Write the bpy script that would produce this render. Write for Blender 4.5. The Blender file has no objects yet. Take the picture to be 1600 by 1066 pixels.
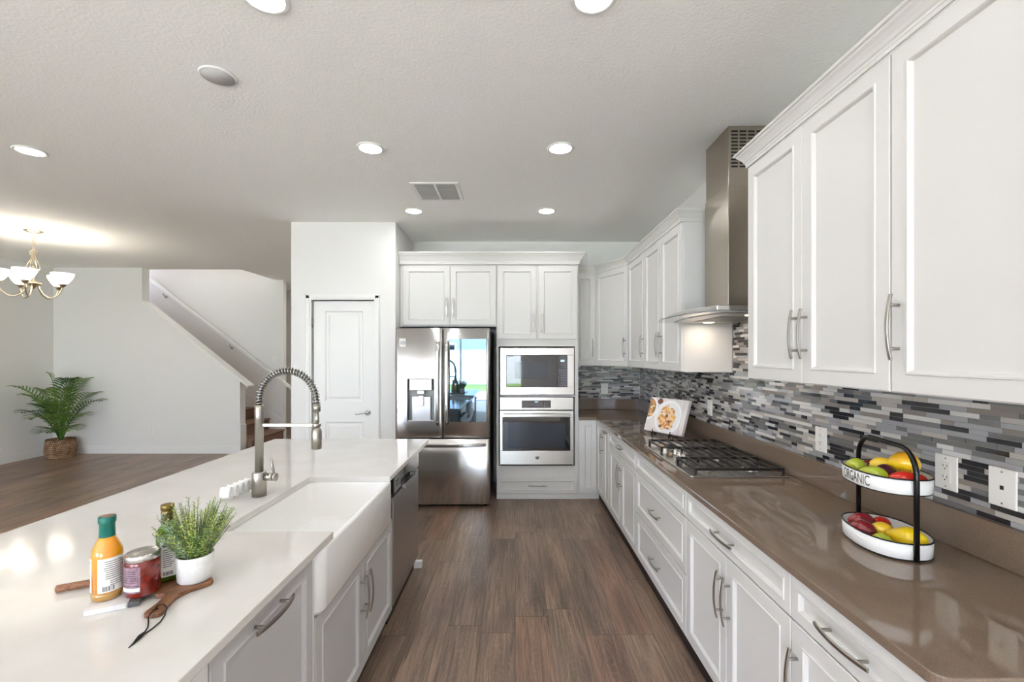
import bpy, math, random
from mathutils import Vector, Matrix

# ------------------------------------------------------------------ camera, world, sun, exposure
S = bpy.context.scene
C = S.collection
R = math.radians
PI = math.pi

cd = bpy.data.cameras.new('camera')
cam = bpy.data.objects.new('camera', cd)
C.objects.link(cam)
cam.location = (0, 0, 1.45)
cam.rotation_euler = (PI / 2, 0, 0)
cd.sensor_width = 36
cd.lens = 36 * 711 / 1600
cd.shift_x = -5 / 1600
cd.shift_y = 23 / 1600
cd.clip_start = 0.02
S.camera = cam

vs = S.view_settings
vs.view_transform = 'Standard'
vs.look = 'None'
vs.gamma = 1
vs.use_curve_mapping = False
vs.exposure = 0.14
S.cycles.diffuse_bounces = 7
S.cycles.max_bounces = 14
S.cycles.caustics_reflective = False
S.cycles.caustics_refractive = False

W = bpy.data.worlds.new('sky')
S.world = W
W.use_nodes = True
wn = W.node_tree.nodes
wl = W.node_tree.links
bg = wn['Background']
sky = wn.new('ShaderNodeTexSky')
sky.sky_type = 'NISHITA'
sky.sun_disc = False
sky.sun_elevation = R(50)
sky.sun_rotation = R(0)
sky.altitude = 0
sky.dust_density = 2.0
sky.ozone_density = 0.5
mx = wn.new('ShaderNodeMixRGB')
mx.blend_type = 'MIX'
mx.inputs[0].default_value = 0.75
mx.inputs[2].default_value = (3.5, 3.45, 4.6, 1)
wl.new(sky.outputs[0], mx.inputs[1])
wl.new(mx.outputs[0], bg.inputs[0])
bg.inputs[1].default_value = 5.7

sd = bpy.data.lights.new('sun', 'SUN')
sd.energy = 14
sd.angle = R(1)
sd.color = (1, .98, 1.0)
sun = bpy.data.objects.new('sun', sd)
C.objects.link(sun)
sun.rotation_euler = (R(52), 0, R(8))

LAMP_W = 2.7          # one recessed ceiling lamp
LAMP_COL = (.95, .97, 1.0)
HOOD_W = 0.6           # one of the two lamps under the range hood
BULB_W = 2.8          # one bulb of the chandelier

# ------------------------------------------------------------------ materials
def lin(c):
    return tuple(((v / 255) / 12.92 if v <= 10 else (((v / 255) + .055) / 1.055) ** 2.4) for v in c)

def newmat(name):
    m = bpy.data.materials.new(name)
    m.use_nodes = True
    return m, m.node_tree.nodes, m.node_tree.links, m.node_tree.nodes['Principled BSDF']

def mat(name, rgb, rough=.5, metal=0, spec=.5, emit=None, es=0, trans=0, ior=1.45, coat=0,
        noise=None, bump=None):
    """plain or lightly mottled procedural material; rgb is sRGB 0-255"""
    m, n, l, p = newmat(name)
    col = lin(rgb)
    p.inputs['Base Color'].default_value = (*col, 1)
    p.inputs['Roughness'].default_value = rough
    p.inputs['Metallic'].default_value = metal
    p.inputs['Specular IOR Level'].default_value = spec
    p.inputs['IOR'].default_value = ior
    p.inputs['Transmission Weight'].default_value = trans
    p.inputs['Coat Weight'].default_value = coat
    p.inputs['Coat Roughness'].default_value = .05
    if emit:
        p.inputs['Emission Color'].default_value = (*lin(emit), 1)
        p.inputs['Emission Strength'].default_value = es
    tc = None
    if noise or bump:
        tc = n.new('ShaderNodeTexCoord')
    if noise:                       # (scale, second colour, factor)
        t = n.new('ShaderNodeTexNoise')
        t.inputs['Scale'].default_value = noise[0]
        t.inputs['Detail'].default_value = 5
        l.new(tc.outputs['Object'], t.inputs['Vector'])
        rp = n.new('ShaderNodeValToRGB')
        rp.color_ramp.elements[0].position = .38
        rp.color_ramp.elements[1].position = .62
        rp.color_ramp.elements[0].color = (*col, 1)
        c2 = lin(noise[1])
        f = noise[2]
        rp.color_ramp.elements[1].color = (*[a * (1 - f) + b * f for a, b in zip(col, c2)], 1)
        l.new(t.outputs['Fac'], rp.inputs[0])
        l.new(rp.outputs[0], p.inputs['Base Color'])
    if bump:                        # (scale, strength, distance)
        t = n.new('ShaderNodeTexNoise')
        t.inputs['Scale'].default_value = bump[0]
        t.inputs['Detail'].default_value = 4
        l.new(tc.outputs['Object'], t.inputs['Vector'])
        b = n.new('ShaderNodeBump')
        b.inputs['Strength'].default_value = bump[1]
        b.inputs['Distance'].default_value = bump[2]
        l.new(t.outputs['Fac'], b.inputs['Height'])
        l.new(b.outputs[0], p.inputs['Normal'])
    return m

def steel(name, rgb, rough, stretch, strength=.04, aniso=.0):
    """brushed metal: fine noise stretched along one axis"""
    m, n, l, p = newmat(name)
    p.inputs['Base Color'].default_value = (*lin(rgb), 1)
    p.inputs['Metallic'].default_value = 1
    p.inputs['Roughness'].default_value = rough
    tc = n.new('ShaderNodeTexCoord')
    mp = n.new('ShaderNodeMapping')
    mp.inputs['Scale'].default_value = stretch
    l.new(tc.outputs['Object'], mp.inputs[0])
    t = n.new('ShaderNodeTexNoise')
    t.inputs['Scale'].default_value = 1
    t.inputs['Detail'].default_value = 3
    l.new(mp.outputs[0], t.inputs['Vector'])
    if aniso:
        p.inputs['Anisotropic'].default_value = aniso
        p.inputs['Anisotropic Rotation'].default_value = .25
        tg = n.new('ShaderNodeTangent')
        tg.direction_type = 'RADIAL'
        tg.axis = 'Z'
        l.new(tg.outputs[0], p.inputs['Tangent'])
    b = n.new('ShaderNodeBump')
    b.inputs['Strength'].default_value = strength
    b.inputs['Distance'].default_value = .01
    l.new(t.outputs['Fac'], b.inputs['Height'])
    l.new(b.outputs[0], p.inputs['Normal'])
    return m

def pane_glass(name, tint=(1, 1, 1), refl=.5):
    """thin clear pane: mostly lets light straight through, with a mirror film"""
    m = bpy.data.materials.new(name)
    m.use_nodes = True
    n, l = m.node_tree.nodes, m.node_tree.links
    n.clear()
    o = n.new('ShaderNodeOutputMaterial')
    mixn = n.new('ShaderNodeMixShader')
    tr = n.new('ShaderNodeBsdfTransparent')
    tr.inputs[0].default_value = (*tint, 1)
    gl = n.new('ShaderNodeBsdfGlossy')
    gl.inputs['Roughness'].default_value = .02
    fr = n.new('ShaderNodeFresnel')
    fr.inputs[0].default_value = 1.45
    mu = n.new('ShaderNodeMath')
    mu.operation = 'MULTIPLY'
    mu.inputs[1].default_value = refl
    l.new(fr.outputs[0], mu.inputs[0])
    l.new(mu.outputs[0], mixn.inputs[0])
    l.new(tr.outputs[0], mixn.inputs[1])
    l.new(gl.outputs[0], mixn.inputs[2])
    l.new(mixn.outputs[0], o.inputs[0])
    return m

def math_node(n, l, op, a, b=None):
    q = n.new('ShaderNodeMath')
    q.operation = op
    for i, v in enumerate((a, b)):
        if v is None:
            continue
        if isinstance(v, (int, float)):
            q.inputs[i].default_value = v
        else:
            l.new(v, q.inputs[i])
    return q.outputs[0]

def floor_material():
    m, n, l, p = newmat('plank_floor')
    tc = n.new('ShaderNodeTexCoord')
    sp = n.new('ShaderNodeSeparateXYZ')
    l.new(tc.outputs['Object'], sp.inputs[0])
    mt = lambda op, a, b=None: math_node(n, l, op, a, b)
    u = mt('DIVIDE', mt('ADD', sp.outputs[0], 50.04), .18)
    iu = mt('FLOOR', u)
    fu = mt('FRACT', u)
    w1 = n.new('ShaderNodeTexWhiteNoise')
    w1.noise_dimensions = '1D'
    l.new(iu, w1.inputs['W'])
    v = mt('ADD', mt('DIVIDE', sp.outputs[1], 1.22), mt('MULTIPLY', w1.outputs[0], 7.0))
    iv = mt('FLOOR', v)
    fv = mt('FRACT', v)
    cb = n.new('ShaderNodeCombineXYZ')
    l.new(iu, cb.inputs[0])
    l.new(iv, cb.inputs[1])
    w2 = n.new('ShaderNodeTexWhiteNoise')
    w2.noise_dimensions = '2D'
    l.new(cb.outputs[0], w2.inputs['Vector'])
    rp = n.new('ShaderNodeValToRGB')
    el = rp.color_ramp.elements
    el[0].color = (*lin((124, 106, 94)), 1)
    el[1].color = (*lin((156, 128, 108)), 1)
    for pos, c in ((.25, (142, 122, 109)), (.5, (154, 131, 115)), (.75, (135, 116, 104)), (.9, (160, 128, 111))):
        e = el.new(pos)
        e.color = (*lin(c), 1)
    l.new(w2.outputs[0], rp.inputs[0])
    # grain
    gx = mt('MULTIPLY', sp.outputs[0], 60.0)
    gy = mt('ADD', mt('MULTIPLY', sp.outputs[1], 2.4), mt('MULTIPLY', w2.outputs[0], 40.0))
    gc = n.new('ShaderNodeCombineXYZ')
    l.new(gx, gc.inputs[0])
    l.new(gy, gc.inputs[1])
    g = n.new('ShaderNodeTexNoise')
    g.inputs['Scale'].default_value = 1.0
    g.inputs['Detail'].default_value = 6
    g.inputs['Roughness'].default_value = .65
    g.inputs['Distortion'].default_value = 1.2
    l.new(gc.outputs[0], g.inputs['Vector'])
    gr = n.new('ShaderNodeValToRGB')
    gr.color_ramp.elements[0].position = .3
    gr.color_ramp.elements[1].position = .72
    gr.color_ramp.elements[0].color = (.42, .41, .40, 1)
    gr.color_ramp.elements[1].color = (1.3, 1.27, 1.22, 1)
    l.new(g.outputs['Fac'], gr.inputs[0])
    # broad cloudy tone along the boards
    bc = n.new('ShaderNodeCombineXYZ')
    l.new(mt('MULTIPLY', sp.outputs[0], 6.0), bc.inputs[0])
    l.new(mt('ADD', mt('MULTIPLY', sp.outputs[1], 1.3), mt('MULTIPLY', w2.outputs[0], 90.0)), bc.inputs[1])
    b2 = n.new('ShaderNodeTexNoise')
    b2.inputs['Scale'].default_value = 1.0
    b2.inputs['Detail'].default_value = 2
    l.new(bc.outputs[0], b2.inputs['Vector'])
    br = n.new('ShaderNodeValToRGB')
    br.color_ramp.elements[0].position = .3
    br.color_ramp.elements[1].position = .7
    br.color_ramp.elements[0].color = (.58, .58, .59, 1)
    br.color_ramp.elements[1].color = (1.18, 1.15, 1.1, 1)
    l.new(b2.outputs['Fac'], br.inputs[0])
    # pale limed cathedral lines
    wv = n.new('ShaderNodeTexWave')
    wv.wave_type = 'RINGS'
    wv.rings_direction = 'SPHERICAL'
    wv.inputs['Scale'].default_value = 5.0
    wv.inputs['Distortion'].default_value = 9.0
    wv.inputs['Detail'].default_value = 2
    wc = n.new('ShaderNodeCombineXYZ')
    l.new(mt('MULTIPLY', mt('SUBTRACT', fu, .5), 1.5), wc.inputs[0])
    l.new(mt('MULTIPLY', mt('SUBTRACT', fv, w1.outputs[0]), 1.4), wc.inputs[1])
    l.new(wc.outputs[0], wv.inputs['Vector'])
    ln = mt('MULTIPLY', mt('POWER', wv.outputs['Fac'], 9.0), mt('POWER', g.outputs['Fac'], 2.0))
    m1 = n.new('ShaderNodeMixRGB'); m1.blend_type = 'MULTIPLY'; m1.inputs[0].default_value = 1
    l.new(rp.outputs[0], m1.inputs[1]); l.new(gr.outputs[0], m1.inputs[2])
    m2 = n.new('ShaderNodeMixRGB'); m2.blend_type = 'MULTIPLY'; m2.inputs[0].default_value = 1
    l.new(m1.outputs[0], m2.inputs[1]); l.new(br.outputs[0], m2.inputs[2])
    m3 = n.new('ShaderNodeMixRGB')
    m3.inputs[2].default_value = (*lin((176, 152, 128)), 1)
    l.new(mt('MULTIPLY', ln, .8), m3.inputs[0]); l.new(m2.outputs[0], m3.inputs[1])
    # seams
    eu = mt('MINIMUM', fu, mt('SUBTRACT', 1.0, fu))
    ev = mt('MINIMUM', fv, mt('SUBTRACT', 1.0, fv))
    seam = mt('MAXIMUM', mt('LESS_THAN', eu, .007), mt('LESS_THAN', ev, .0012))
    m4 = n.new('ShaderNodeMixRGB')
    m4.inputs[2].default_value = (*lin((52, 41, 35)), 1)
    l.new(mt('MULTIPLY', seam, .75), m4.inputs[0]); l.new(m3.outputs[0], m4.inputs[1])
    l.new(m4.outputs[0], p.inputs['Base Color'])
    p.inputs['Roughness'].default_value = .34
    p.inputs['Specular IOR Level'].default_value = .45
    bp = n.new('ShaderNodeBump')
    bp.inputs['Strength'].default_value = .12
    bp.inputs['Distance'].default_value = .003
    l.new(mt('SUBTRACT', g.outputs['Fac'], mt('MULTIPLY', seam, 1.5)), bp.inputs['Height'])
    l.new(bp.outputs[0], p.inputs['Normal'])
    return m

def wood(name, c1, c2, scale=(30, 4, 30), rough=.45):
    m, n, l, p = newmat(name)
    tc = n.new('ShaderNodeTexCoord')
    mp = n.new('ShaderNodeMapping')
    mp.inputs['Scale'].default_value = scale
    l.new(tc.outputs['Object'], mp.inputs[0])
    t = n.new('ShaderNodeTexNoise')
    t.inputs['Scale'].default_value = 1
    t.inputs['Detail'].default_value = 5
    t.inputs['Distortion'].default_value = 1.5
    l.new(mp.outputs[0], t.inputs['Vector'])
    rp = n.new('ShaderNodeValToRGB')
    rp.color_ramp.elements[0].position = .35
    rp.color_ramp.elements[1].position = .65
    rp.color_ramp.elements[0].color = (*lin(c1), 1)
    rp.color_ramp.elements[1].color = (*lin(c2), 1)
    l.new(t.outputs['Fac'], rp.inputs[0])
    l.new(rp.outputs[0], p.inputs['Base Color'])
    p.inputs['Roughness'].default_value = rough
    return m

def two_tone(name, c1, c2, axis, lo, hi, rough=.3, speck=None):
    """skin that runs from one colour to another along a local axis (fruit blush)"""
    m, n, l, p = newmat(name)
    tc = n.new('ShaderNodeTexCoord')
    sp = n.new('ShaderNodeSeparateXYZ')
    l.new(tc.outputs['Object'], sp.inputs[0])
    t = n.new('ShaderNodeTexNoise')
    t.inputs['Scale'].default_value = 35
    l.new(tc.outputs['Object'], t.inputs['Vector'])
    a = math_node(n, l, 'ADD', sp.outputs[axis], math_node(n, l, 'MULTIPLY', math_node(n, l, 'SUBTRACT', t.outputs['Fac'], .5), .03))
    mr = n.new('ShaderNodeMapRange')
    mr.inputs[1].default_value = lo
    mr.inputs[2].default_value = hi
    l.new(a, mr.inputs[0])
    mixc = n.new('ShaderNodeMixRGB')
    mixc.inputs[1].default_value = (*lin(c1), 1)
    mixc.inputs[2].default_value = (*lin(c2), 1)
    l.new(mr.outputs[0], mixc.inputs[0])
    l.new(mixc.outputs[0], p.inputs['Base Color'])
    p.inputs['Roughness'].default_value = rough
    p.inputs['Coat Weight'].default_value = .5
    p.inputs['Coat Roughness'].default_value = .12
    return m

M = {}
M['wall'] = mat('wall_paint', (233, 232, 229), .75, spec=.25, bump=(180, .05, .002))
M['ceiling'] = mat('knockdown_ceiling', (249, 249, 246), .9, spec=.15, bump=(75, .35, .006))
M['trim'] = mat('trim_paint', (236, 236, 233), .4)
M['cab'] = mat('white_cabinet_paint', (216, 214, 210), .42, spec=.35)
M['grey'] = mat('grey_cabinet_paint', (196, 195, 195), .35, spec=.45)
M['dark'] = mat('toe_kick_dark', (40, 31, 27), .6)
M['floor'] = floor_material()
M['brown'] = mat('brown_quartz', (118, 100, 84), .045, spec=.75, noise=(420, (140, 124, 108), .45))
M['quartz'] = mat('white_quartz', (219, 216, 211), .10, spec=.5, noise=(5, (209, 204, 197), .5))
M['steel'] = steel('stainless_steel', (205, 203, 199), .24, (2, 400, 400), .02, .6)
M['steel_v'] = steel('stainless_fridge', (198, 196, 193), .17, (3, 3, 500), .008, .85)
M['steel_hood'] = steel('stainless_hood', (172, 163, 150), .3, (400, 400, 3), .03)
M['steel_dark'] = mat('dishwasher_steel', (186, 184, 184), .3, 1)
M['recess'] = mat('dispenser_recess', (118, 117, 115), .4, .6)
M['nickel'] = mat('brushed_nickel', (176, 172, 164), .28, 1)
M['chrome'] = mat('chrome', (215, 215, 213), .08, 1)
M['blackglass'] = mat('black_glass', (9, 12, 17), .03, spec=.9, coat=.3)
M['mirrorglass'] = mat('dark_mirror_glass', (104, 122, 134), .02, .85)
M['greyglass'] = mat('grey_oven_window', (40, 50, 62), .04, spec=.8)
M['black'] = mat('black_plastic', (22, 22, 23), .35)
M['fridgeside'] = mat('fridge_side_grey', (66, 67, 68), .45, .3)
M['iron'] = mat('cast_iron', (34, 31, 29), .32, spec=.7)
M['blackmetal'] = mat('black_enamel_metal', (14, 14, 15), .25)
M['fireclay'] = mat('white_fireclay', (242, 241, 238), .12, spec=.5, coat=.3)
M['plate'] = mat('white_plastic', (238, 236, 230), .35)
M['slot'] = mat('slot_dark', (60, 58, 55), .6)
M['led'] = mat('lamp_lens', (255, 255, 255), .5, emit=(255, 252, 244), es=14)
M['hoodlens'] = mat('hood_lens', (255, 240, 215), .4, emit=(255, 228, 190), es=4)
M['shade'] = mat('frosted_shade', (255, 250, 240), .5, emit=(255, 244, 224), es=5)
M['champagne'] = mat('champagne_metal', (198, 184, 162), .3, 1)
M['carpet'] = mat('stair_carpet', (150, 122, 106), .95, spec=.1, noise=(260, (116, 94, 82), .8), bump=(400, .6, .006))
M['glass'] = pane_glass('window_glass')
M['print'] = mat('grey_print', (96, 98, 104), .6)
M['ink'] = mat('dark_print', (44, 48, 62), .6)
M['paper'] = mat('label_paper', (238, 237, 232), .5)

# ------------------------------------------------------------------ mesh helpers
class MB:
    def __init__(s):
        s.v, s.f, s.mi, s.sm = [], [], [], []

    def add(s, vs_, fs_, mi=0, smooth=False, M4=None):
        o = len(s.v)
        for p in vs_:
            p = Vector(p)
            s.v.append(tuple(M4 @ p) if M4 is not None else tuple(p))
        for f in fs_:
            s.f.append(tuple(i + o for i in f))
            s.mi.append(mi)
            s.sm.append(smooth)
        return s

    def box(s, x0, x1, y0, y1, z0, z1, mi=0, M4=None):
        vs_ = [(x, y, z) for z in (z0, z1) for y in (y0, y1) for x in (x0, x1)]
        fs_ = [(0, 2, 3, 1), (4, 5, 7, 6), (0, 1, 5, 4), (2, 6, 7, 3), (0, 4, 6, 2), (1, 3, 7, 5)]
        return s.add(vs_, fs_, mi, False, M4)

    def rbox(s, x0, x1, y0, y1, z0, z1, r, n=4, mi=0, M4=None, smooth=False):
        """box with rounded vertical corners"""
        pts = []
        for cx, cy, a0 in ((x1 - r, y1 - r, 0), (x0 + r, y1 - r, 90), (x0 + r, y0 + r, 180), (x1 - r, y0 + r, 270)):
            for k in range(n + 1):
                a = R(a0 + 90 * k / n)
                pts.append((cx + r * math.cos(a), cy + r * math.sin(a)))
        return s.prism(pts, z0, z1, mi, M4)

    def prism(s, pts, z0, z1, mi=0, M4=None):
        n = len(pts)
        vs_ = [(x, y, z0) for x, y in pts] + [(x, y, z1) for x, y in pts]
        fs_ = [tuple(range(n - 1, -1, -1)), tuple(range(n, 2 * n))]
        fs_ += [(i, (i + 1) % n, (i + 1) % n + n, i + n) for i in range(n)]
        return s.add(vs_, fs_, mi, False, M4)

    def lathe(s, prof, n=32, c=(0, 0, 0), mi=0, M4=None, smooth=True, sx=1, sy=1, cap=True):
        vs_, fs_ = [], []
        m = len(prof)
        for k in range(n):
            a = 2 * PI * k / n
            for r, z in prof:
                vs_.append((c[0] + r * sx * math.cos(a), c[1] + r * sy * math.sin(a), c[2] + z))
        for k in range(n):
            k2 = (k + 1) % n
            for j in range(m - 1):
                fs_.append((k * m + j, k2 * m + j, k2 * m + j + 1, k * m + j + 1))
        if cap and prof[0][0] > 1e-6:
            fs_.append(tuple(k * m for k in range(n - 1, -1, -1)))
        if cap and prof[-1][0] > 1e-6:
            fs_.append(tuple(k * m + m - 1 for k in range(n)))
        return s.add(vs_, fs_, mi, smooth, M4)

    def tube(s, pts, r, n=10, mi=0, M4=None, cap=True, closed=False):
        pts = [Vector(p) for p in pts]
        rs = r if isinstance(r, (list, tuple)) else [r] * len(pts)
        N = len(pts)
        t0 = (pts[1] - pts[0]).normalized()
        up = Vector((0, 0, 1)) if abs(t0.z) < .9 else Vector((1, 0, 0))
        nx = t0.cross(up).normalized()
        vs_, fs_ = [], []
        for i in range(N):
            if closed:
                t = (pts[(i + 1) % N] - pts[i - 1]).normalized()
            else:
                t = (pts[min(i + 1, N - 1)] - pts[max(i - 1, 0)]).normalized()
            nx = (nx - t * nx.dot(t)).normalized()
            ny = t.cross(nx)
            for k in range(n):
                a = 2 * PI * k / n
                vs_.append(pts[i] + (nx * math.cos(a) + ny * math.sin(a)) * rs[i])
        for i in range(N if closed else N - 1):
            j = (i + 1) % N
            for k in range(n):
                k2 = (k + 1) % n
                fs_.append((i * n + k, i * n + k2, j * n + k2, j * n + k))
        if cap and not closed:
            fs_.append(tuple(range(n - 1, -1, -1)))
            fs_.append(tuple((N - 1) * n + k for k in range(n)))
        return s.add(vs_, fs_, mi, True, M4)

    def ribbon(s, pts, w, h, wdir, mi=0, M4=None):
        """rectangular bar swept along pts; wdir = direction of its width"""
        pts = [Vector(p) for p in pts]
        wd = Vector(wdir).normalized()
        vs_, fs_ = [], []
        N = len(pts)
        for i in range(N):
            t = (pts[min(i + 1, N - 1)] - pts[max(i - 1, 0)]).normalized()
            hd = t.cross(wd).normalized()
            for a, b in ((-1, -1), (1, -1), (1, 1), (-1, 1)):
                vs_.append(pts[i] + wd * (a * w / 2) + hd * (b * h / 2))
        for i in range(N - 1):
            for k in range(4):
                k2 = (k + 1) % 4
                fs_.append((i * 4 + k, i * 4 + k2, i * 4 + 4 + k2, i * 4 + 4 + k))
        fs_ += [(3, 2, 1, 0), tuple((N - 1) * 4 + k for k in range(4))]
        return s.add(vs_, fs_, mi, False, M4)

    def panel(s, x0, x1, z0, z1, yb=0, t=.02, st=.05, mi=0, M4=None, rec=.009):
        """framed cabinet front in the xz plane facing -y, recessed flat panel with a bead"""
        yf = yb - t
        loops = [(0, yb), (0, yf + .002), (.002, yf), (st, yf), (st + .002, yf - .0035), (st + .007, yf - .0035),
                 (st + .011, yf), (st + .015, yf + rec)]
        vs_, fs_ = [], []
        for i, y in loops:
            vs_ += [(x0 + i, y, z0 + i), (x1 - i, y, z0 + i), (x1 - i, y, z1 - i), (x0 + i, y, z1 - i)]
        for j in range(len(loops) - 1):
            for k in range(4):
                k2 = (k + 1) % 4
                fs_.append((j * 4 + k, j * 4 + k2, j * 4 + 4 + k2, j * 4 + 4 + k))
        e = (len(loops) - 1) * 4
        fs_ += [(e, e + 1, e + 2, e + 3), (3, 2, 1, 0)]
        return s.add(vs_, fs_, mi, False, M4)

    def build(s, name, mats, parent=None, bevel=0, seg=2, sub=0, loc=None, rz=0):
        me = bpy.data.meshes.new(name)
        me.from_pydata(s.v, [], s.f)
        if not isinstance(mats, (list, tuple)):
            mats = [mats]
        for m_ in mats:
            me.materials.append(m_)
        me.polygons.foreach_set('material_index', s.mi)
        me.polygons.foreach_set('use_smooth', s.sm)
        me.update()
        o = bpy.data.objects.new(name, me)
        C.objects.link(o)
        if parent:
            o.parent = parent
        if loc:
            o.location = loc
        o.rotation_euler[2] = rz
        if bevel:
            b = o.modifiers.new('bevel', 'BEVEL')
            b.width = bevel
            b.segments = seg
            b.limit_method = 'ANGLE'
            b.angle_limit = R(40)
            b.harden_normals = False
        if sub:
            b = o.modifiers.new('subsurf', 'SUBSURF')
            b.levels = sub
            b.render_levels = sub
        return o

def tag(o, label, cat, group=None):
    o['label'] = label
    o['category'] = cat
    if group:
        o['group'] = group
    return o

def thing(name, label, cat, loc=(0, 0, 0), rz=0, group=None):
    o = bpy.data.objects.new(name, None)
    C.objects.link(o)
    o.location = loc
    o.rotation_euler[2] = rz
    o.empty_display_size = .05
    return tag(o, label, cat, group)

def struct(o):
    o['kind'] = 'structure'
    return o

def dup(root, loc, rz=None, label=None):
    r = root.copy()
    C.objects.link(r)
    r.location = loc
    if rz is not None:
        r.rotation_euler[2] = rz
    if label:
        r['label'] = label
    for ch in list(root.children):
        c = ch.copy()
        C.objects.link(c)
        c.parent = r
        for g in list(ch.children):
            d = g.copy()
            C.objects.link(d)
            d.parent = c
    return r

def text_faces(body, size):
    cu = bpy.data.curves.new('lettering', 'FONT')
    cu.body = body
    cu.size = size
    cu.resolution_u = 3
    o = bpy.data.objects.new('lettering', cu)
    C.objects.link(o)
    bpy.context.view_layer.update()
    dg = bpy.context.evaluated_depsgraph_get()
    me = bpy.data.meshes.new_from_object(o.evaluated_get(dg))
    vs_ = [v.co.copy() for v in me.vertices]
    fs_ = [tuple(p.vertices) for p in me.polygons]
    bpy.data.objects.remove(o)
    bpy.data.curves.remove(cu)
    bpy.data.meshes.remove(me)
    return vs_, fs_

def arc(c, r, a0, a1, n, plane='xz'):
    out = []
    for k in range(n + 1):
        a = R(a0 + (a1 - a0) * k / n)
        if plane == 'xz':
            out.append((c[0] + r * math.cos(a), c[1], c[2] + r * math.sin(a)))
        elif plane == 'xy':
            out.append((c[0] + r * math.cos(a), c[1] + r * math.sin(a), c[2]))
        else:
            out.append((c[0], c[1] + r * math.cos(a), c[2] + r * math.sin(a)))
    return out

# ------------------------------------------------------------------ room dimensions (metres)
XR, XL = 1.433, -6.85          # right wall, left wall
YB, YF = 5.22, -5.9            # back wall of the kitchen, wall behind the camera
YD = 6.75                      # dining wall with the stair opening
ZH = 2.757                     # ceiling
ZC = .834                      # worktops
T = .15

# ------------------------------------------------------------------ shell
b = MB().box(XL - T, XR + T, YF - T, 9.3, -.12, 0)
struct(b.build('floor', M['floor']))
struct(MB().box(XL + .02, XR - .02, YF + .02, -.9, .0005, .012).build('floor_added_bounce', mat('pale_bounce_layer', (226, 221, 212), .95, spec=.1, bump=(300, .4, .004))))  # pale layer added behind the camera to bounce sunlight onto the ceiling

b = MB()
b.box(XL - T, XR + T, YF - T, 6.885, ZH, ZH + .12)
b.box(-4.15, -2.0, 6.885, 7.85, ZH, ZH + .12)
b.box(XL - T, -2.0, 7.951, 9.3, ZH, ZH + .12)
b.box(-4.0, -2.0, 7.85, 7.951, ZH, ZH + .12)
struct(b.build('ceiling', M['ceiling']))

struct(MB().box(XR, XR + T, YF - T, YB + T, 0, ZH).build('wall_right', M['wall']))
struct(MB().box(-1.169, XR, YB, YB + T, 0, ZH).build('wall_back', M['wall']))

# wall behind the camera with a wide sliding door and a window
def wall_openings(name, along, x0, x1, y0, y1, ops):
    """wall slab running along 'x' or 'y' with rectangular openings (a0,a1,z0,z1)"""
    mb = MB()
    a0, a1 = (x0, x1) if along == 'x' else (y0, y1)
    def bx(p, q, z0, z1):
        if q - p < 1e-4 or z1 - z0 < 1e-4:
            return
        if along == 'x':
            mb.box(p, q, y0, y1, z0, z1)
        else:
            mb.box(x0, x1, p, q, z0, z1)
    cur = a0
    for (p, q, z0, z1) in sorted(ops):
        bx(cur, p, 0, ZH)
        bx(p, q, 0, z0)
        bx(p, q, z1, ZH)
        cur = q
    bx(cur, a1, 0, ZH)
    return struct(mb.build(name, M['wall']))

wall_openings('wall_front', 'x', XL - T, XR + T, YF - T, YF, [(-2.5, .24, 0, 2.4), (-6.6, -3.35, .2, 2.4)])
wall_openings('wall_left', 'y', XL - T, XL, YF, 9.3, [])

def window_unit(name, along, a0, a1, z0, z1, pos, bars):
    fr = MB()
    gl = MB()
    w = .05
    def bx(mb, p, q, c0, c1, d0, d1):
        if along == 'x':
            mb.box(p, q, pos + d0, pos + d1, c0, c1)
        else:
            mb.box(pos + d0, pos + d1, p, q, c0, c1)
    e = .002
    a0, a1, z0, z1 = a0 + e, a1 - e, z0 + e, z1 - e
    bx(fr, a0, a0 + w, z0, z1, -.04, .04)
    bx(fr, a1 - w, a1, z0, z1, -.04, .04)
    bx(fr, a0 + w, a1 - w, z1 - w, z1, -.04, .04)
    bx(fr, a0 + w, a1 - w, z0, z0 + w * .6, -.04, .04)
    for q in bars:
        bx(fr, q - .035, q + .035, z0, z1, -.03, .03)
    o = struct(fr.build(name, M['trim']))
    bx(gl, a0 + w, a1 - w, z0 + w * .6, z1 - w, -.003, .003)
    g = gl.build('pane', M['glass'], o)
    return o

window_unit('door_2', 'x', -2.5, .24, 0, 2.4, YF - .07, [-1.75])
window_unit('window_1', 'x', -6.6, -3.35, .2, 2.4, YF - .07, [-5.0])

def portal(loc, rot, sx, sy):
    ld = bpy.data.lights.new('daylight_portal', 'AREA')
    ld.shape = 'RECTANGLE'
    ld.size, ld.size_y = sx, sy
    ld.cycles.is_portal = True
    o = bpy.data.objects.new('daylight_portal', ld)
    C.objects.link(o)
    o.location = loc
    o.rotation_euler = rot
portal((-1.13, YF - .16, 1.2), (R(90), 0, 0), 2.74, 2.4)
portal((-4.975, YF - .16, 1.3), (R(90), 0, 0), 3.25, 2.2)

# pantry block
DX0, DX1, DZ = -1.982, -1.382, 1.988
b = MB()
b.box(-2.189, DX0 - .012, 4.446, 4.56, 0, ZH)
b.box(DX1 + .012, -1.169, 4.446, 4.56, 0, ZH)
b.box(DX0 - .012, DX1 + .012, 4.446, 4.56, DZ + .012, ZH)
b.box(-1.28, -1.169, 4.56, YB + T, 0, ZH)
b.box(-2.189, -2.07, 4.56, 9.3, 0, ZH)
b.box(-2.07, -1.28, YB + .05, YB + T, 0, ZH)
struct(b.build('wall_pantry', M['wall']))

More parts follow.
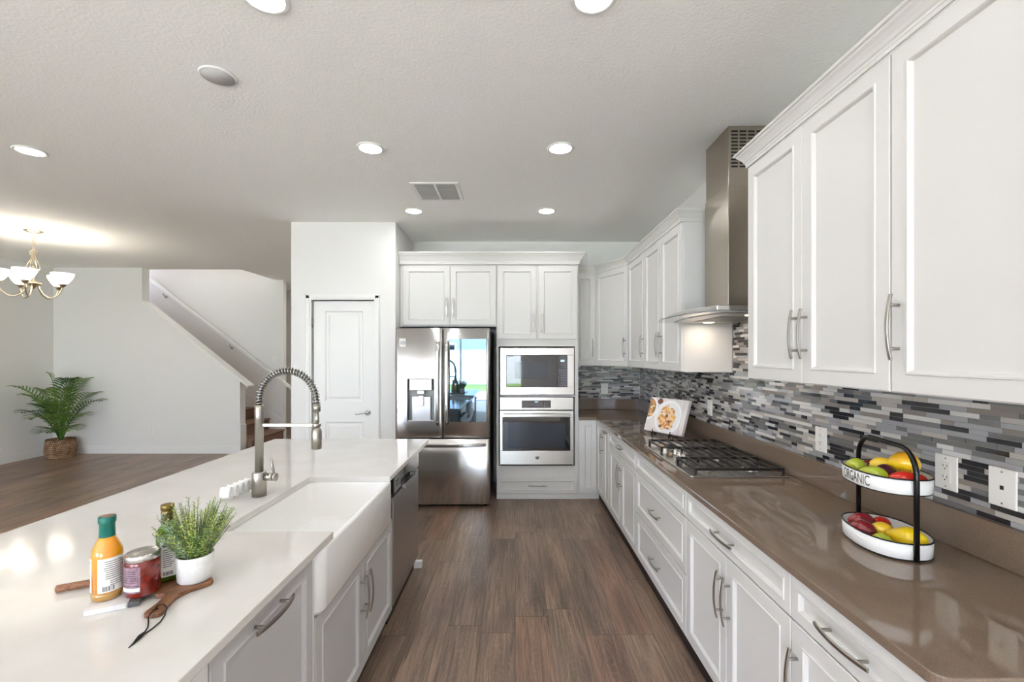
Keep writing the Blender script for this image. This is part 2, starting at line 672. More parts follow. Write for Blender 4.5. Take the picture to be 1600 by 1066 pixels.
d = struct(MB().build('door_1', M['trim']))
def door_slab():
    mb = MB()
    yb, yf = 4.51, 4.47
    # slab with two raised panels modelled as nested loops
    xs = [DX0 + .002, -1.868, -1.496, DX1 - .002]
    z = [.012, .22, .80, 1.0, 1.89, DZ - .002]
    mb.box(xs[0], xs[1], yf, yb, z[0], z[5])
    mb.box(xs[2], xs[3], yf, yb, z[0], z[5])
    for a, c in ((0, 1), (2, 3), (4, 5)):
        mb.box(xs[1], xs[2], yf, yb, z[a], z[c])
    for a, c in ((1, 2), (3, 4)):
        x0, x1, z0, z1 = xs[1], xs[2], z[a], z[c]
        loops = [(0, yf), (.012, yf + .011), (.028, yf + .011), (.045, yf + .003)]
        vs_, fs_ = [], []
        for i, y in loops:
            vs_ += [(x0 + i, y, z0 + i), (x1 - i, y, z0 + i), (x1 - i, y, z1 - i), (x0 + i, y, z1 - i)]
        for j in range(3):
            for k in range(4):
                k2 = (k + 1) % 4
                fs_.append((j * 4 + k, j * 4 + k2, j * 4 + 4 + k2, j * 4 + 4 + k))
        fs_.append((12, 13, 14, 15))
        mb.add(vs_, fs_)
    return mb
bpy.data.objects.remove(d)
d = struct(door_slab().build('door_1', M['trim']))
b = MB()
b.lathe([(0, 0), (.028, 0), (.03, .004), (.022, .012), (.012, .02), (.012, .05), (0, .05)], 20,
        M4=Matrix.Translation((-1.445, 4.469, .89)) @ Matrix.Rotation(R(90), 4, 'X'))
b.tube([(-1.445, 4.425, .89), (-1.47, 4.42, .893), (-1.51, 4.425, .885), (-1.545, 4.432, .876), (-1.562, 4.434, .884)],
       [.009, .009, .007, .006, .005], 10)
b.build('handle', M['chrome'], d)
for zz in (1.78, 1.0, .22):
    b = MB().box(DX0 - .008, DX0 + .004, 4.462, 4.469, zz - .045, zz + .045)
    b.tube([(DX0 - .003, 4.46, zz - .047), (DX0 - .003, 4.46, zz + .047)], .006, 8)
    b.build('hinge', M['nickel'], d)
b = MB()
cw = .055
for x0, x1, z0, z1 in ((DX0 - .007 - cw, DX0 - .007, 0, DZ + .007 + cw), (DX1 + .007, DX1 + .007 + cw, 0, DZ + .007 + cw),
                       (DX0 - .007, DX1 + .007, DZ + .007, DZ + .007 + cw)):
    b.box(x0, x1, 4.43, 4.4459, z0, z1)
b.box(DX0 - .055, DX0 - .02, 4.422, 4.43, 0, DZ + .05)
b.box(DX1 + .02, DX1 + .055, 4.422, 4.43, 0, DZ + .05)
b.box(DX0 - .055, DX1 + .055, 4.422, 4.43, DZ + .02, DZ + .05)
struct(b.build('trim_1', M['trim'], bevel=.003))

# dining wall with sloped stair opening
poly = [(XL, 0), (-4.082, 0), (-4.082, 1.075), (-5.535, 2.238), (-5.535, ZH), (XL, ZH)]
RX = Matrix.Rotation(R(90), 4, 'X')
def xz_prism(mb, pts, y0, y1, mi=0):
    n = len(pts)
    vs_ = [(x, y0, z) for x, z in pts] + [(x, y1, z) for x, z in pts]
    fs_ = [tuple(range(n)), tuple(range(2 * n - 1, n - 1, -1))]
    fs_ += [((i + 1) % n, i, i + n, (i + 1) % n + n) for i in range(n)]
    mb.add(vs_, fs_, mi)
    return mb
struct(xz_prism(MB(), poly, YD, YD + .135).build('wall_dining', M['wall']))
sl = Vector((1.453, -1.163)).normalized()
nn = Vector((-sl.y, sl.x))
p0 = Vector((-5.535, 2.238)) + nn * .001
p1 = Vector((-3.965, 2.238 - (1.57) * 1.163 / 1.453)) + nn * .001
q0, q1 = p0 + nn * .028, p1 + nn * .028
b = xz_prism(MB(), [tuple(p0), tuple(p1), tuple(q1), tuple(q0)], YD - .018, YD + .153)
struct(b.build('trim_2', M['trim'], bevel=.004))
# stairwell
struct(MB().box(XL, -4.0, 7.85, 7.95, 0, 5.0).build('wall_stair', M['wall']))
b = MB().box(XL, -4.15, 6.80, 6.884, ZH + .121, 5.0)
b.box(-4.15, -4.05, 6.80, 7.85, ZH + .121, 5.0)
b.box(XL - T, XL, 6.80, 7.95, ZH + .121, 5.0)
struct(b.build('wall_upper', M['wall']))
struct(MB().box(XL - T, -4.05, 6.80, 7.95, 5.0, 5.1).build('trim_3', M['wall']))
struct(MB().box(XL, -2.189, 9.2, 9.3, 0, ZH).build('wall_hall', M['wall']))

def baseboard(name, x0, x1, y0, y1):
    b = MB().box(x0, x1, y0, y1, 0, .1)
    if x1 - x0 > y1 - y0:
        b.box(x0, x1, y0 + .005, y1, .1, .115)
    else:
        b.box(x0, x1 - .005, y0, y1, .1, .115)
    struct(b.build(name, M['trim'], bevel=.002))
baseboard('baseboard_dining', XL + .017, -4.083, YD - .016, YD - .001)
baseboard('baseboard_left', XL + .001, XL + .016, 1.0, YD - .001)
b = MB().box(-4.081, -4.066, YD - .016, YD + .136, 0, .42)
struct(b.build('trim_4', M['trim'], bevel=.002))
baseboard('baseboard_hall', -4.0, -2.2, 9.184, 9.199)

# staircase
st = thing('staircase', 'carpeted brown staircase rising to the left behind the sloped half wall', 'staircase', (-3.99, 7.37, 0))
for k in range(11):
    x1 = -k * .252
    z1 = (k + 1) * .188
    b = MB()
    z0 = z1 - .188
    b.box(x1 - .252, x1, -.478, .468, z0 if k else 0, z1 - .03)
    pts = [(x1 - .2518, z1 - .03), (x1 + .005, z1 - .03)] + [(x1 + .01 + .015 * math.cos(a), z1 - .015 + .015 * math.sin(a))
            for a in [R(q) for q in range(-90, 91, 30)]] + [(x1 - .2518, z1)]
    xz_prism(b, pts, -.478, .468)
    b.build('step', M['carpet'], st)
b = MB()
xz_prism(b, [(-3.985, 0), (-3.985, .33), (-7.0 + .2, .33 + 2.815 * .75), (-7.0 + .2, 2.815 * .75 - .2), (-4.25, 0)], 7.842, 7.8495)
struct(b.build('trim_5', M['trim']))
hr = thing('handrail', 'white wall handrail sloping up along the staircase wall', 'handrail', (-4.12, 7.78, 1.12))
b = MB()
b.ribbon([(.35, 0, -.27), (0, 0, 0), (-2.2, 0, 1.69)], .045, .05, (0, 1, 0))
b.build('rail', M['trim'], hr, bevel=.008, seg=3)
for bx_, bz in ((-.76, .54), (-1.9, 1.42)):
    b = MB().tube([(bx_, 0, bz - .02), (bx_, .01, bz - .05), (bx_, .035, bz - .07), (bx_, .066, bz - .075)], .008, 8)
    b.lathe([(0, 0), (.025, 0), (.025, .006), (0, .006)], 16, M4=Matrix.Translation((bx_, .068, bz - .075)) @ Matrix.Rotation(R(90), 4, 'X'))
    b.build('bracket', M['nickel'], hr)

# ------------------------------------------------------------------ cabinet hardware
def pull_mesh(L, vertical=True):
    b = MB()
    n = 10
    pts = []
    for k in range(n + 1):
        t = -1 + 2 * k / n
        pts.append((0, -(.024 + .012 * (1 - t * t)), t * L / 2))
    b.ribbon(pts, .011, .006, (1, 0, 0))
    for s_ in (-1, 1):
        z = s_ * L * .33
        b.tube([(0, 0, z), (0, -.03, z)], .005, 8)
    me_o = b.build('handle', M['nickel'])
    me = me_o.data
    if not vertical:
        me.transform(Matrix.Rotation(R(90), 4, 'Y'))
    bpy.data.objects.remove(me_o)
    return me
PULL_V = pull_mesh(.188)
PULL_H = pull_mesh(.188, False)

def pull(parent, x, y, z, vertical=True, rz=0):
    o = bpy.data.objects.new('handle', PULL_V if vertical else PULL_H)
    C.objects.link(o)
    o.parent = parent
    o.location = (x, y, z)
    o.rotation_euler[2] = rz
    m_ = o.modifiers.new('bevel', 'BEVEL')
    m_.width = .0012
    m_.segments = 1
    m_.limit_method = 'ANGLE'
    return o

def front(kind, parent, x0, x1, z0, z1, m_, hx=None, hz=None, vertical=True, st_=.05, yb=0):
    b = MB().panel(x0, x1, z0, z1, yb, .02, st_)
    o = b.build(kind, m_, parent)
    if hx is not None:
        pull(o, hx, yb - .02, hz, vertical)
    return o

def base_cab(label, y0, y1, spec, depth=.585, m_=None):
    """right run: faces -x, local x runs towards the camera"""
    m_ = m_ or M['cab']
    w = y1 - y0
    t = thing('base_cabinet', label, 'cabinet', (.845, (y0 + y1) / 2, 0), R(-90), 'base cabinets under the brown worktop')
    b = MB().box(-w / 2 + .001, w / 2 - .001, .0, depth, .085, .806)
    b.build('carcass', m_, t)
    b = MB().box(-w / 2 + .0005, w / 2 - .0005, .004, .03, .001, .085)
    b.build('toe_kick', M['dark'], t)  # nearly flush dark board, its colour also carries the shade under the cabinet
    g = .003
    x0, x1 = -w / 2 + g, w / 2 - g
    for s_ in spec:
        if s_[0] == 'drawer':
            front('drawer', t, x0, x1, s_[1], s_[2], m_, 0 if s_[3] else None, (s_[1] + s_[2]) / 2, False, .03 if s_[2] - s_[1] < .2 else .042)
        elif s_[0] == 'doors':
            front('door', t, x0, -g / 2, s_[1], s_[2], m_, -.03, s_[2] - .16)
            front('door', t, g / 2, x1, s_[1], s_[2], m_, .03, s_[2] - .16)
        elif s_[0] == 'door':
            front('door', t, x0, x1, s_[1], s_[2], m_, x0 + .03, s_[2] - .16)
        elif s_[0] == 'pullout':
            front('door', t, x0, x1, s_[1], s_[2], m_, 0, s_[2] - .04, False, .035)
    return t

DR = ('drawer', .668, .800, True)
base_cab('narrow white pull-out base cabinet beside the corner, horizontal handle at its top', 3.99, 4.229, [('pullout', .09, .8)])
base_cab('white base cabinet between the corner and the cooktop, one drawer above two doors', 3.103, 3.99, [DR, ('doors', .09, .662)])
base_cab('white drawer base under the gas cooktop with two deep drawers', 2.197, 3.103,
         [('drawer', .668, .8, False), ('drawer', .392, .662, True), ('drawer', .09, .386, True)])
base_cab('white base cabinet on the near side of the cooktop, wide drawer above two doors', 1.362, 2.197, [DR, ('doors', .09, .662)])
base_cab('white base cabinet at the near end of the brown worktop', .89, 1.362, [DR, ('door', .09, .662)])

# corner base cabinet (two faces meeting in the corner)
t = thing('corner_base_cabinet', 'white corner base cabinet with folding doors beside the oven tower', 'cabinet', (.845, 4.605, 0))
b = MB()
b.prism([(-.205, 0), (0, 0), (0, -.374), (.585, -.374), (.585, .61), (-.205, .61)], .085, .806)
b.build('carcass', M['cab'], t)
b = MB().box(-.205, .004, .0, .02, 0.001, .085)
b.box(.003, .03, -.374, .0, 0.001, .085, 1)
b.build('toe_kick', [M['cab'], M['dark']], t)  # dark part continues the under-cabinet shade strip in colour
front('door', t, -.2, -.024, .066, .8, M['cab'])
M4 = Matrix.Rotation(R(-90), 4, 'Z')
b = MB().panel(.022, .371, .09, .8, 0, .02, .045, M4=M4)
o = b.build('door', M['cab'], t)
pull(o, -.02, -.33, .62, True, R(-90))

# ------------------------------------------------------------------ worktops
b = MB()
ye = .868
r = .028
pts = [(XR - .001, YB - .001), (.638, YB - .001), (.638, 4.562)]
for k in range(5):                       # inner corner eased
    a = R(90 - 90 * k / 4)
    pts.append((.808 - .03 + .03 * math.cos(a), 4.562 - .03 + .03 * math.sin(a)))
for k in range(6):
    a = R(180 + 90 * k / 5)
    pts.append((.808 + r + r * math.cos(a), ye + r + r * math.sin(a)))
pts += [(XR - .001, ye)]
b.prism(pts, .808, ZC)
o = b.build('brown_worktop', M['brown'], bevel=.003)
tag(o, 'polished brown quartz worktop running along the right wall and corner', 'worktop')
b = MB()
b.box(XR - .022, XR - .001, ye, YB - .001, ZC + .0005, .956)
b.box(.64, XR - .0225, YB - .022, YB - .001, ZC + .0005, .956)
o = b.build('backsplash_upstand', M['brown'], bevel=.002)
tag(o, 'low brown quartz upstand at the back of the brown worktop', 'upstand')

# ------------------------------------------------------------------ mosaic backsplash
random.seed(7)
TC = [mat('tile_charcoal', (44, 44, 47), .12, spec=.6), mat('tile_mid_grey', (112, 112, 110), .14, spec=.6),
      mat('tile_light_grey', (164, 164, 166), .16), mat('tile_white', (214, 212, 208), .2),
      mat('tile_taupe', (138, 131, 123), .3), mat('tile_pale_taupe', (182, 176, 168), .3)]
GROUT = mat('tile_grout', (150, 148, 146), .8)
WTS = [.24, .17, .2, .15, .12, .12]
def mosaic(mb, a0, a1, z0, z1, fn):
    """fn(a, z, h) -> world point; a along the wall, h out of the wall"""
    ph = .0165
    nrow = int(round((z1 - z0) / ph))
    for i in range(nrow):
        za = z0 + i * ph
        zb = za + ph - .0014
        a = a0 - random.random() * .1
        last = None
        while a < a1:
            L = random.choice((.046, .06, .06, .096, .096, .096, .148, .148))
            e0, e1 = max(a, a0), min(a + L - .0014, a1)
            a += L
            if e1 - e0 < .004:
                continue
            k = random.choices(range(6), WTS)[0]
            if k == last and k == 0:
                k = random.choice((1, 2, 3, 5))
            last = k
            h = .004
            vs_ = [fn(e0, za, .001), fn(e1, za, .001), fn(e1, zb, .001), fn(e0, zb, .001),
                   fn(e0, za, h), fn(e1, za, h), fn(e1, zb, h), fn(e0, zb, h)]
            mb.add(vs_, [(4, 5, 6, 7), (0, 1, 5, 4), (1, 2, 6, 5), (2, 3, 7, 6), (3, 0, 4, 7)], k + 1)
    return mb
b = MB()
fr_ = lambda a, z, h: (XR - .0005 - h, a, z)
b.box(XR - .0025, XR - .0005, .89, YB - .001, .9565, 1.34)
b.box(XR - .0025, XR - .0005, 2.137, 2.986, 1.34, 1.80)
mosaic(b, .89, YB - .006, .9575, 1.34, fr_)
mosaic(b, 2.137, 2.986, .9575 + 23 * .0165, 1.785, fr_)
o = b.build('mosaic_backsplash', [GROUT] + TC)
tag(o, 'grey and white linear mosaic tile backsplash on the right wall above the brown upstand', 'backsplash')
b = MB()
fb_ = lambda a, z, h: (a, YB - .0005 - h, z)
b.box(.64, XR - .007, YB - .0025, YB - .0005, .9565, 1.34)
mosaic(b, .64, XR - .007, .9575, 1.34, fb_)
o = b.build('mosaic_backsplash', [GROUT] + TC)
tag(o, 'short stretch of linear mosaic tile on the back wall beside the oven tower', 'backsplash')

# ------------------------------------------------------------------ crown mouldings
def offset_path(path, dist, side):
    out = []
    n = len(path)
    for i in range(n):
        p = Vector(path[i])
        dirs = []
        if i > 0:
            dirs.append((p - Vector(path[i - 1])).normalized())
        if i < n - 1:
            dirs.append((Vector(path[i + 1]) - p).normalized())
        ns = [Vector((-d_.y, d_.x)) * side for d_ in dirs]
        if len(ns) == 1:
            out.append(p + ns[0] * dist)
        else:
            m_ = (ns[0] + ns[1]).normalized()
            out.append(p + m_ * (dist / m_.dot(ns[0])))
    return out

def crown(path, z0, z1, side, proj, label, name='crown_moulding'):
    h = z1 - z0
    prof = [(0, 0), (.007, 0), (.007, .16), (.010, .2), (.010, .3), (.016, .36), (.022, .48), (.034, .66), (.044, .76), (.047, .84),
            (.054, .86), (.057, .9), (.057, 1.0), (0, 1.0)]
    rows = [offset_path(path, o_ * proj / .057, side) for o_, _ in prof]
    vs_, fs_ = [], []
    n = len(path)
    m_ = len(prof)
    for i in range(n):
        for j in range(m_):
            vs_.append((rows[j][i].x, rows[j][i].y, z0 + prof[j][1] * h))
    for i in range(n - 1):
        for j in range(m_):
            j2 = (j + 1) % m_
            f = (i * m_ + j, i * m_ + j2, (i + 1) * m_ + j2, (i + 1) * m_ + j)
            fs_.append(f if side > 0 else f[::-1])
    fs_ += [tuple(range(m_)), tuple((n - 1) * m_ + j for j in range(m_))][::1]
    o_ = MB().add(vs_, fs_).build(name, M['cab'])
    import bmesh
    bm = bmesh.new()
    bm.from_mesh(o_.data)
    bmesh.ops.recalc_face_normals(bm, faces=bm.faces)
    bm.to_mesh(o_.data)
    bm.free()
    return tag(o_, label, 'moulding')

# ------------------------------------------------------------------ wall cabinets
XU = 1.11                                  # carcass face; doors stand proud to 1.09
ZU0, ZU1 = 1.342, 2.335
def wall_cab(label, y0, y1, doors, hand=None):
    w = y1 - y0
    t = thing('wall_cabinet', label, 'cabinet', (XU, (y0 + y1) / 2, ZU0), R(-90), 'white wall cabinets on the right wall')
    MB().box(-w / 2 + .0005, w / 2 - .0005, 0, XR - XU - .008, 0, ZU1 - ZU0).build('carcass', M['cab'], t)
    g = .003
    zt = ZU1 - ZU0 - .008
    if doors == 2:
        front('door', t, -w / 2 + g, -g / 2, .004, zt, M['cab'], -.028, .19)
        front('door', t, g / 2, w / 2 - g, .004, zt, M['cab'], .028, .19)
    else:
        hx = (w / 2 - .03) if hand == 'near' else (-w / 2 + .03)
        front('door', t, -w / 2 + g, w / 2 - g, .004, zt, M['cab'], hx, .19)
    return t
wall_cab('tall white two-door wall cabinet between the range hood and the near end', 1.3225, 2.135, 2)
wall_cab('white single-door wall cabinet at the near right, handle on its far edge', .89, 1.322, 1, 'far')
wall_cab('white two-door wall cabinet on the far side of the range hood', 2.988, 3.837, 2)
wall_cab('white single-door wall cabinet next to the diagonal corner cabinet', 3.8375, 4.395, 1, 'near')

# diagonal corner wall cabinet and the narrow one beside the oven tower
A_, B_ = Vector((.872, 4.893)), Vector((1.11, 4.4))
t = thing('corner_wall_cabinet', 'white corner wall cabinet with an angled door in the far corner', 'cabinet', (1.11, 4.4, ZU0))
pts = [(A_.x - 1.11, A_.y - 4.4), (0, 0), (XR - .008 - 1.11, 0), (XR - .008 - 1.11, YB - .008 - 4.4), (A_.x - 1.11, YB - .008 - 4.4)]
MB().prism(pts, 0, ZU1 - ZU0).build('carcass', M['cab'], t)
dv = (B_ - A_)
wd = dv.length
ang = math.atan2(dv.y, dv.x)
M4 = Matrix.Translation((A_.x - 1.11, A_.y - 4.4, 0)) @ Matrix.Rotation(ang, 4, 'Z')
o = MB().panel(.012, wd - .012, .004, ZU1 - ZU0 - .008, 0, .02, .05, M4=M4).build('door', M['cab'], t)
hp = M4 @ Vector((wd - .045, -.02, .19))
pull(o, hp.x, hp.y, hp.z, True, ang)
t = thing('wall_cabinet', 'narrow white wall cabinet between the oven tower and the corner cabinet', 'cabinet', ((.64 + .871) / 2, 4.895, ZU0))
w = .871 - .641
MB().box(-w / 2, w / 2, 0, YB - .008 - 4.895, 0, ZU1 - ZU0).build('carcass', M['cab'], t)
front('door', t, -w / 2 + .003, w / 2 - .012, .004, ZU1 - ZU0 - .008, M['cab'], w / 2 - .045, .19)

crown([(XR - .002, 2.1355), (1.0895, 2.1355), (1.0895, .8895), (XR - .002, .8895)], 2.331, 2.405, -1, .046,
      'white crown moulding on the near wall cabinets', 'crown_moulding')
crown([(.642, 4.874), (.868, 4.874), (1.0895, 4.405), (1.0895, 2.9875), (XR - .002, 2.9875)], 2.331, 2.405, -1, .046,
      'white crown moulding turning the corner on the far wall cabinets', 'crown_moulding')

# ------------------------------------------------------------------ tall cabinets
YC = 4.605
t = thing('oven_tower_cabinet', 'tall white cabinet tower around the microwave and wall oven', 'cabinet', (.224, YC, 0))
b = MB()
X0, X1 = -.413, .414
b.box(X0, X1, 0, .612, 1.545, 2.40)
b.box(X0, X1, 0, .612, .0, .338)
b.box(X0, -.390, 0, .612, .338, 1.545)
b.box(.378, X1, 0, .612, .338, 1.545)
b.box(-.390, .378, 0, .61, 1.036, 1.050)
b.build('carcass', M['cab'], t)
MB().box(X0, X1, -.012, -.0003, .001, .055).build('base_moulding', M['cab'], t, bevel=.003)
front('door', t, -.4, -.0105 + .0, 1.617, 2.357, M['cab'], -.045, 1.78)
front('door', t, .0095, .402, 1.617, 2.357, M['cab'], .045, 1.78)
o = MB().panel(-.408, .389 + .012, .06, .224, 0, .02, .03).build('drawer', M['cab'], t)
pull(o, 0, -.02, .143, False)

t = thing('fridge_top_cabinet', 'white two-door cabinet above the fridge', 'cabinet', (-.68, YC, 1.745))
MB().box(-.485, .489, 0, .612, 0, 2.40 - 1.745).build('carcass', M['cab'], t)
front('door', t, -.45, .022, .014, .612, M['cab'], -.008, .19)
front('door', t, .0255, .485, .014, .612, M['cab'], .055, .19)
crown([(-1.166, YC - .0205), (.6385, YC - .0205), (.6385, 4.825)], 2.372, 2.486, -1, .06,
      'white crown moulding across the fridge cabinet and oven tower')

# ------------------------------------------------------------------ microwave and oven
YA = 4.585
t = thing('microwave', 'built-in stainless microwave above the wall oven', 'microwave', (.221, YA, 1.057))
b = MB()
x0, x1, z1 = -.372, .372, .472
b.box(x0, x1, -.004, .018, .0, .077)
b.box(x0, x1, -.004, .018, .399, z1)
b.box(x0, -.311, -.004, .018, .077, .399)
b.box(.305, x1, -.004, .018, .077, .399)
b.build('trim_frame', M['steel'], t, bevel=.002)
MB().box(-.36, .36, .0205, .45, -.002, .465).build('casing', M['fridgeside'], t)
o = MB().box(-.309, .203, -.002, .017, .079, .397).build('door', M['blackglass'], t, bevel=.002)
MB().box(-.221, .114, -.0032, -.0022, .163, .332).build('window', M['greyglass'], o)
o = MB().box(.205, .303, -.002, .017, .079, .397).build('control_panel', M['blackglass'], t, bevel=.002)
b = MB()
for i in range(8):
    for j in range(3):
        b.box(.222 + j * .024, .235 + j * .024, -.0034, -.0022, .1 + i * .026, .108 + i * .026)
b.build('keypad', M['print'], o)
MB().box(.235, .275, -.0034, -.0022, .33, .352).build('display', mat('clock_display', (150, 170, 175), .3, emit=(190, 220, 225), es=.6), o)
MB().box(-.3, -.24, -.0032, -.0022, .405 - .02, .41 - .017).build('badge', M['print'], t)

t = thing('wall_oven', 'stainless wall oven with a wide dark window below the microwave', 'oven', (.216, YA, .345))
b = MB()
b.box(-.371, .371, -.006, .018, .560, .686)
o = b.build('control_panel', M['steel'], t, bevel=.003)
o2 = MB().rbox(-.151, .143, -.0088, -.0062, .579, .655, .001).build('display', M['blackglass'], o, bevel=.001)
b = MB()
for i in range(3):
    for j in range(3):
        b.box(.062 + j * .026, .075 + j * .026, -.0098, -.0089, .59 + i * .019, .599 + i * .019)
b.build('number_keys', M['print'], o)
b = MB()
for j in range(7):
    b.box(-.06 + j * .016, -.05 + j * .016, -.0098, -.0089, .593, .6)
b.build('touch_keys', M['print'], o)
MB().box(-.02, .015, -.0098, -.0089, .633, .646).build('clock', mat('oven_clock', (170, 190, 200), .3, emit=(190, 220, 235), es=.5), o)
MB().box(-.36, .36, .0205, .55, .0, .68).build('casing', M['fridgeside'], t)
b = MB()
b.box(-.371, .371, -.02, .016, .012, .150)
b.box(-.371, .371, -.02, .016, .488, .552)
b.box(-.371, -.342, -.02, .016, .150, .488)
b.box(.335, .371, -.02, .016, .150, .488)
o = b.build('door', M['steel'], t, bevel=.003)
MB().box(-.341, .334, -.019, .012, .151, .540).build('window', M['blackglass'], o)
MB().box(-.285, .285, -.0203, -.0192, .185, .43).build('inner_window', M['greyglass'], o)
b = MB()
n = 14
b.ribbon([(-.335 + .67 * k / n, -.052 - .012 * (1 - (2 * k / n - 1) ** 2), .513) for k in range(n + 1)], .024, .014, (0, 0, 1))
for s_ in (-1, 1):
    b.tube([(s_ * .32, -.019, .513), (s_ * .32, -.055, .513)], .009, 10)
b.build('handle', M['steel'], o, bevel=.004)
b = MB().lathe([(0, 0), (.019, 0), (.019, .0015), (0, .0015)], 24, M4=Matrix.Translation((.005, -.0201, .085)) @ Matrix.Rotation(R(90), 4, 'X'))
e = b.build('emblem', M['nickel'], o)
vs_, fs_ = text_faces('GE', .02)
cx_ = (min(v.x for v in vs_) + max(v.x for v in vs_)) / 2
b = MB().add([(v.x - cx_ + .005, -.0221, v.y + .078) for v in vs_], fs_)
b.build('emblem_lettering', M['print'], o)
MB().box(-.36, .36, -.004, .016, -.002, .010).build('vent', M['black'], t)

# ------------------------------------------------------------------ fridge
t = thing('refrigerator', 'stainless french door fridge with water dispenser and dark glass panel', 'refrigerator', (-.69, 4.33, 0))
MB().box(-.445, .445, .075, .80, .02, 1.70).build('body', M['fridgeside'], t, bevel=.004)
MB().box(-.43, .43, .06, .074, .025, 1.69).build('gasket', M['black'], t)
for x in (-.4, .4):
    for y in (.1, .7):
        MB().lathe([(0, 0.001), (.02, 0.001), (.02, .02), (0, .02)], 12, (x, y, 0)).build('foot', M['black'], t)

def curved_front(mb, x0, x1, z0, z1, yb, yf, bulge=.0045, r=.02, holes=None, nx=28):
    """door skin: gently bowed front with rounded side edges; holes = (x0,x1,z0,z1,depth)"""
    xs = set()
    for k in range(nx + 1):
        xs.add(round(x0 + (x1 - x0) * k / nx, 5))
    for q in (.002, .006, .012):
        xs.add(round(x0 + q, 5)); xs.add(round(x1 - q, 5))
    if holes:
        xs.add(holes[0]); xs.add(holes[1])
    xs = sorted(xs)
    zs = [z0, z0 + .004] + ([holes[2], holes[3]] if holes else []) + [z1 - .004, z1]
    def yy(x):
        e = min(x - x0, x1 - x)
        y = yf
        if e < r:
            y = yf + r * .7 * (1 - math.sqrt(max(0, 1 - (1 - e / r) ** 2)))
        u = (x - (x0 + x1) / 2) / ((x1 - x0) / 2)
        return y + bulge * u * u
    vs_, fs_ = [], []
    for z in zs:
        for x in xs:
            dz = .003 if z in (z0, z1) else 0
            vs_.append((x, yy(x) + dz, z))
    nX = len(xs)
    for j in range(len(zs) - 1):
        for i in range(nX - 1):
            if holes and zs[j] >= holes[2] - 1e-6 and zs[j + 1] <= holes[3] + 1e-6 and xs[i] >= holes[0] - 1e-6 and xs[i + 1] <= holes[1] + 1e-6:
                continue
            fs_.append((j * nX + i, j * nX + i + 1, (j + 1) * nX + i + 1, (j + 1) * nX + i))
    mb.add(vs_, fs_, 0, True)
    # back and sides
    mb.add([(x0, yb, z0), (x1, yb, z0), (x1, yb, z1), (x0, yb, z1)], [(3, 2, 1, 0)])
    for xx in (x0, x1):
        mb.add([(xx, yy(xx) + .003, z0), (xx, yb, z0), (xx, yb, z1), (xx, yy(xx) + .003, z1)], [(0, 3, 2, 1) if xx == x0 else (0, 1, 2, 3)])
    for zz, fl in ((z0, 0), (z1, 1)):
        v2 = [(x, yy(x) + .003, zz) for x in xs] + [(x, yb, zz) for x in xs]
        f2 = [(i, i + 1, nX + i + 1, nX + i) for i in range(nX - 1)]
        mb.add(v2, [q if fl else q[::-1] for q in f2])
    if holes:
        a, c, e0, e1, dp = holes
        ya, yc = yy(a), yy(c)
        yd = yf + dp
        hv = [(a, ya, e0), (c, yc, e0), (c, yc, e1), (a, ya, e1), (a, yd, e0), (c, yd, e0), (c, yd, e1), (a, yd, e1)]
        mb.add(hv, [(0, 1, 5, 4), (1, 2, 6, 5), (2, 3, 7, 6), (3, 0, 4, 7), (4, 5, 6, 7)], 1)
    return mb
HO = (-.339, -.080, .823, 1.231, .055)
dl = curved_front(MB(), -.449, -.003, .668, 1.712, .06, 0, holes=HO).build('door', [M['steel_v'], M['recess']], t)
dr = curved_front(MB(), .003, .446, .668, 1.712, .06, 0).build('door', M['steel_v'], t)
df = curved_front(MB(), -.449, .446, .035, .655, .06, 0, bulge=.006).build('freezer_drawer', M['steel_v'], t)
# dispenser
b = MB().rbox(-.318, -.100, -.008, .05, 1.121, 1.228, .008)
dp = b.build('dispenser_panel', M['steel_dark'], dl, bevel=.003)
b = MB()
b.prism([(-.245, .0), (-.175, .0), (-.19, .045), (-.23, .045)], 1.085, 1.12)
b.build('spout', M['steel'], dl, bevel=.003)
b = MB().box(-.30, -.12, .03, .052, .826, 1.06)
b.box(-.235, -.185, .018, .03, .97, 1.07)
b.build('dispenser_paddle', M['steel_dark'], dl, bevel=.004)
MB().box(-.335, -.084, .004, .054, .8235, .835).build('drip_tray', M['steel'], dl, bevel=.002)
# dark glass panel in the right door
b = MB().rbox(.066, .418, -.004, .012, .820, 1.611, .004)
b.build('glass_panel', M['mirrorglass'], dr, bevel=.001)
for par, x in ((dl, -.045), (dr, .042)):
    b = MB()
    n = 16
    b.ribbon([(x, -.05 + .038 * abs(2 * k / n - 1) ** 6, .79 + .80 * k / n) for k in range(n + 1)], .03, .018, (1, 0, 0))
    for zz in (.83, 1.55):
        b.box(x - .01, x + .01, -.04, .004, zz - .015, zz + .015)
    b.build('handle', M['steel_v'], par, bevel=.006, seg=3)
b = MB()
n = 16
b.ribbon([(-.41 + .82 * k / n, -.05 + .04 * abs(2 * k / n - 1) ** 6, .606) for k in range(n + 1)], .03, .018, (0, 0, 1))
for xx in (-.36, .36):
    b.box(xx - .015, xx + .015, -.04, .012, .596, .616)
b.build('handle', M['steel_v'], df, bevel=.006, seg=3)
# warranty sticker with the number
st_ = MB().box(-.412, -.352, -.0006, .008, 1.535, 1.615).build('sticker', M['paper'], dl)
vs_, fs_ = text_faces('10', .05)
b = MB().add([(v.x - .408, -.0010, v.y + 1.556) for v in vs_], fs_)
b.build('sticker_print', M['ink'], st_)

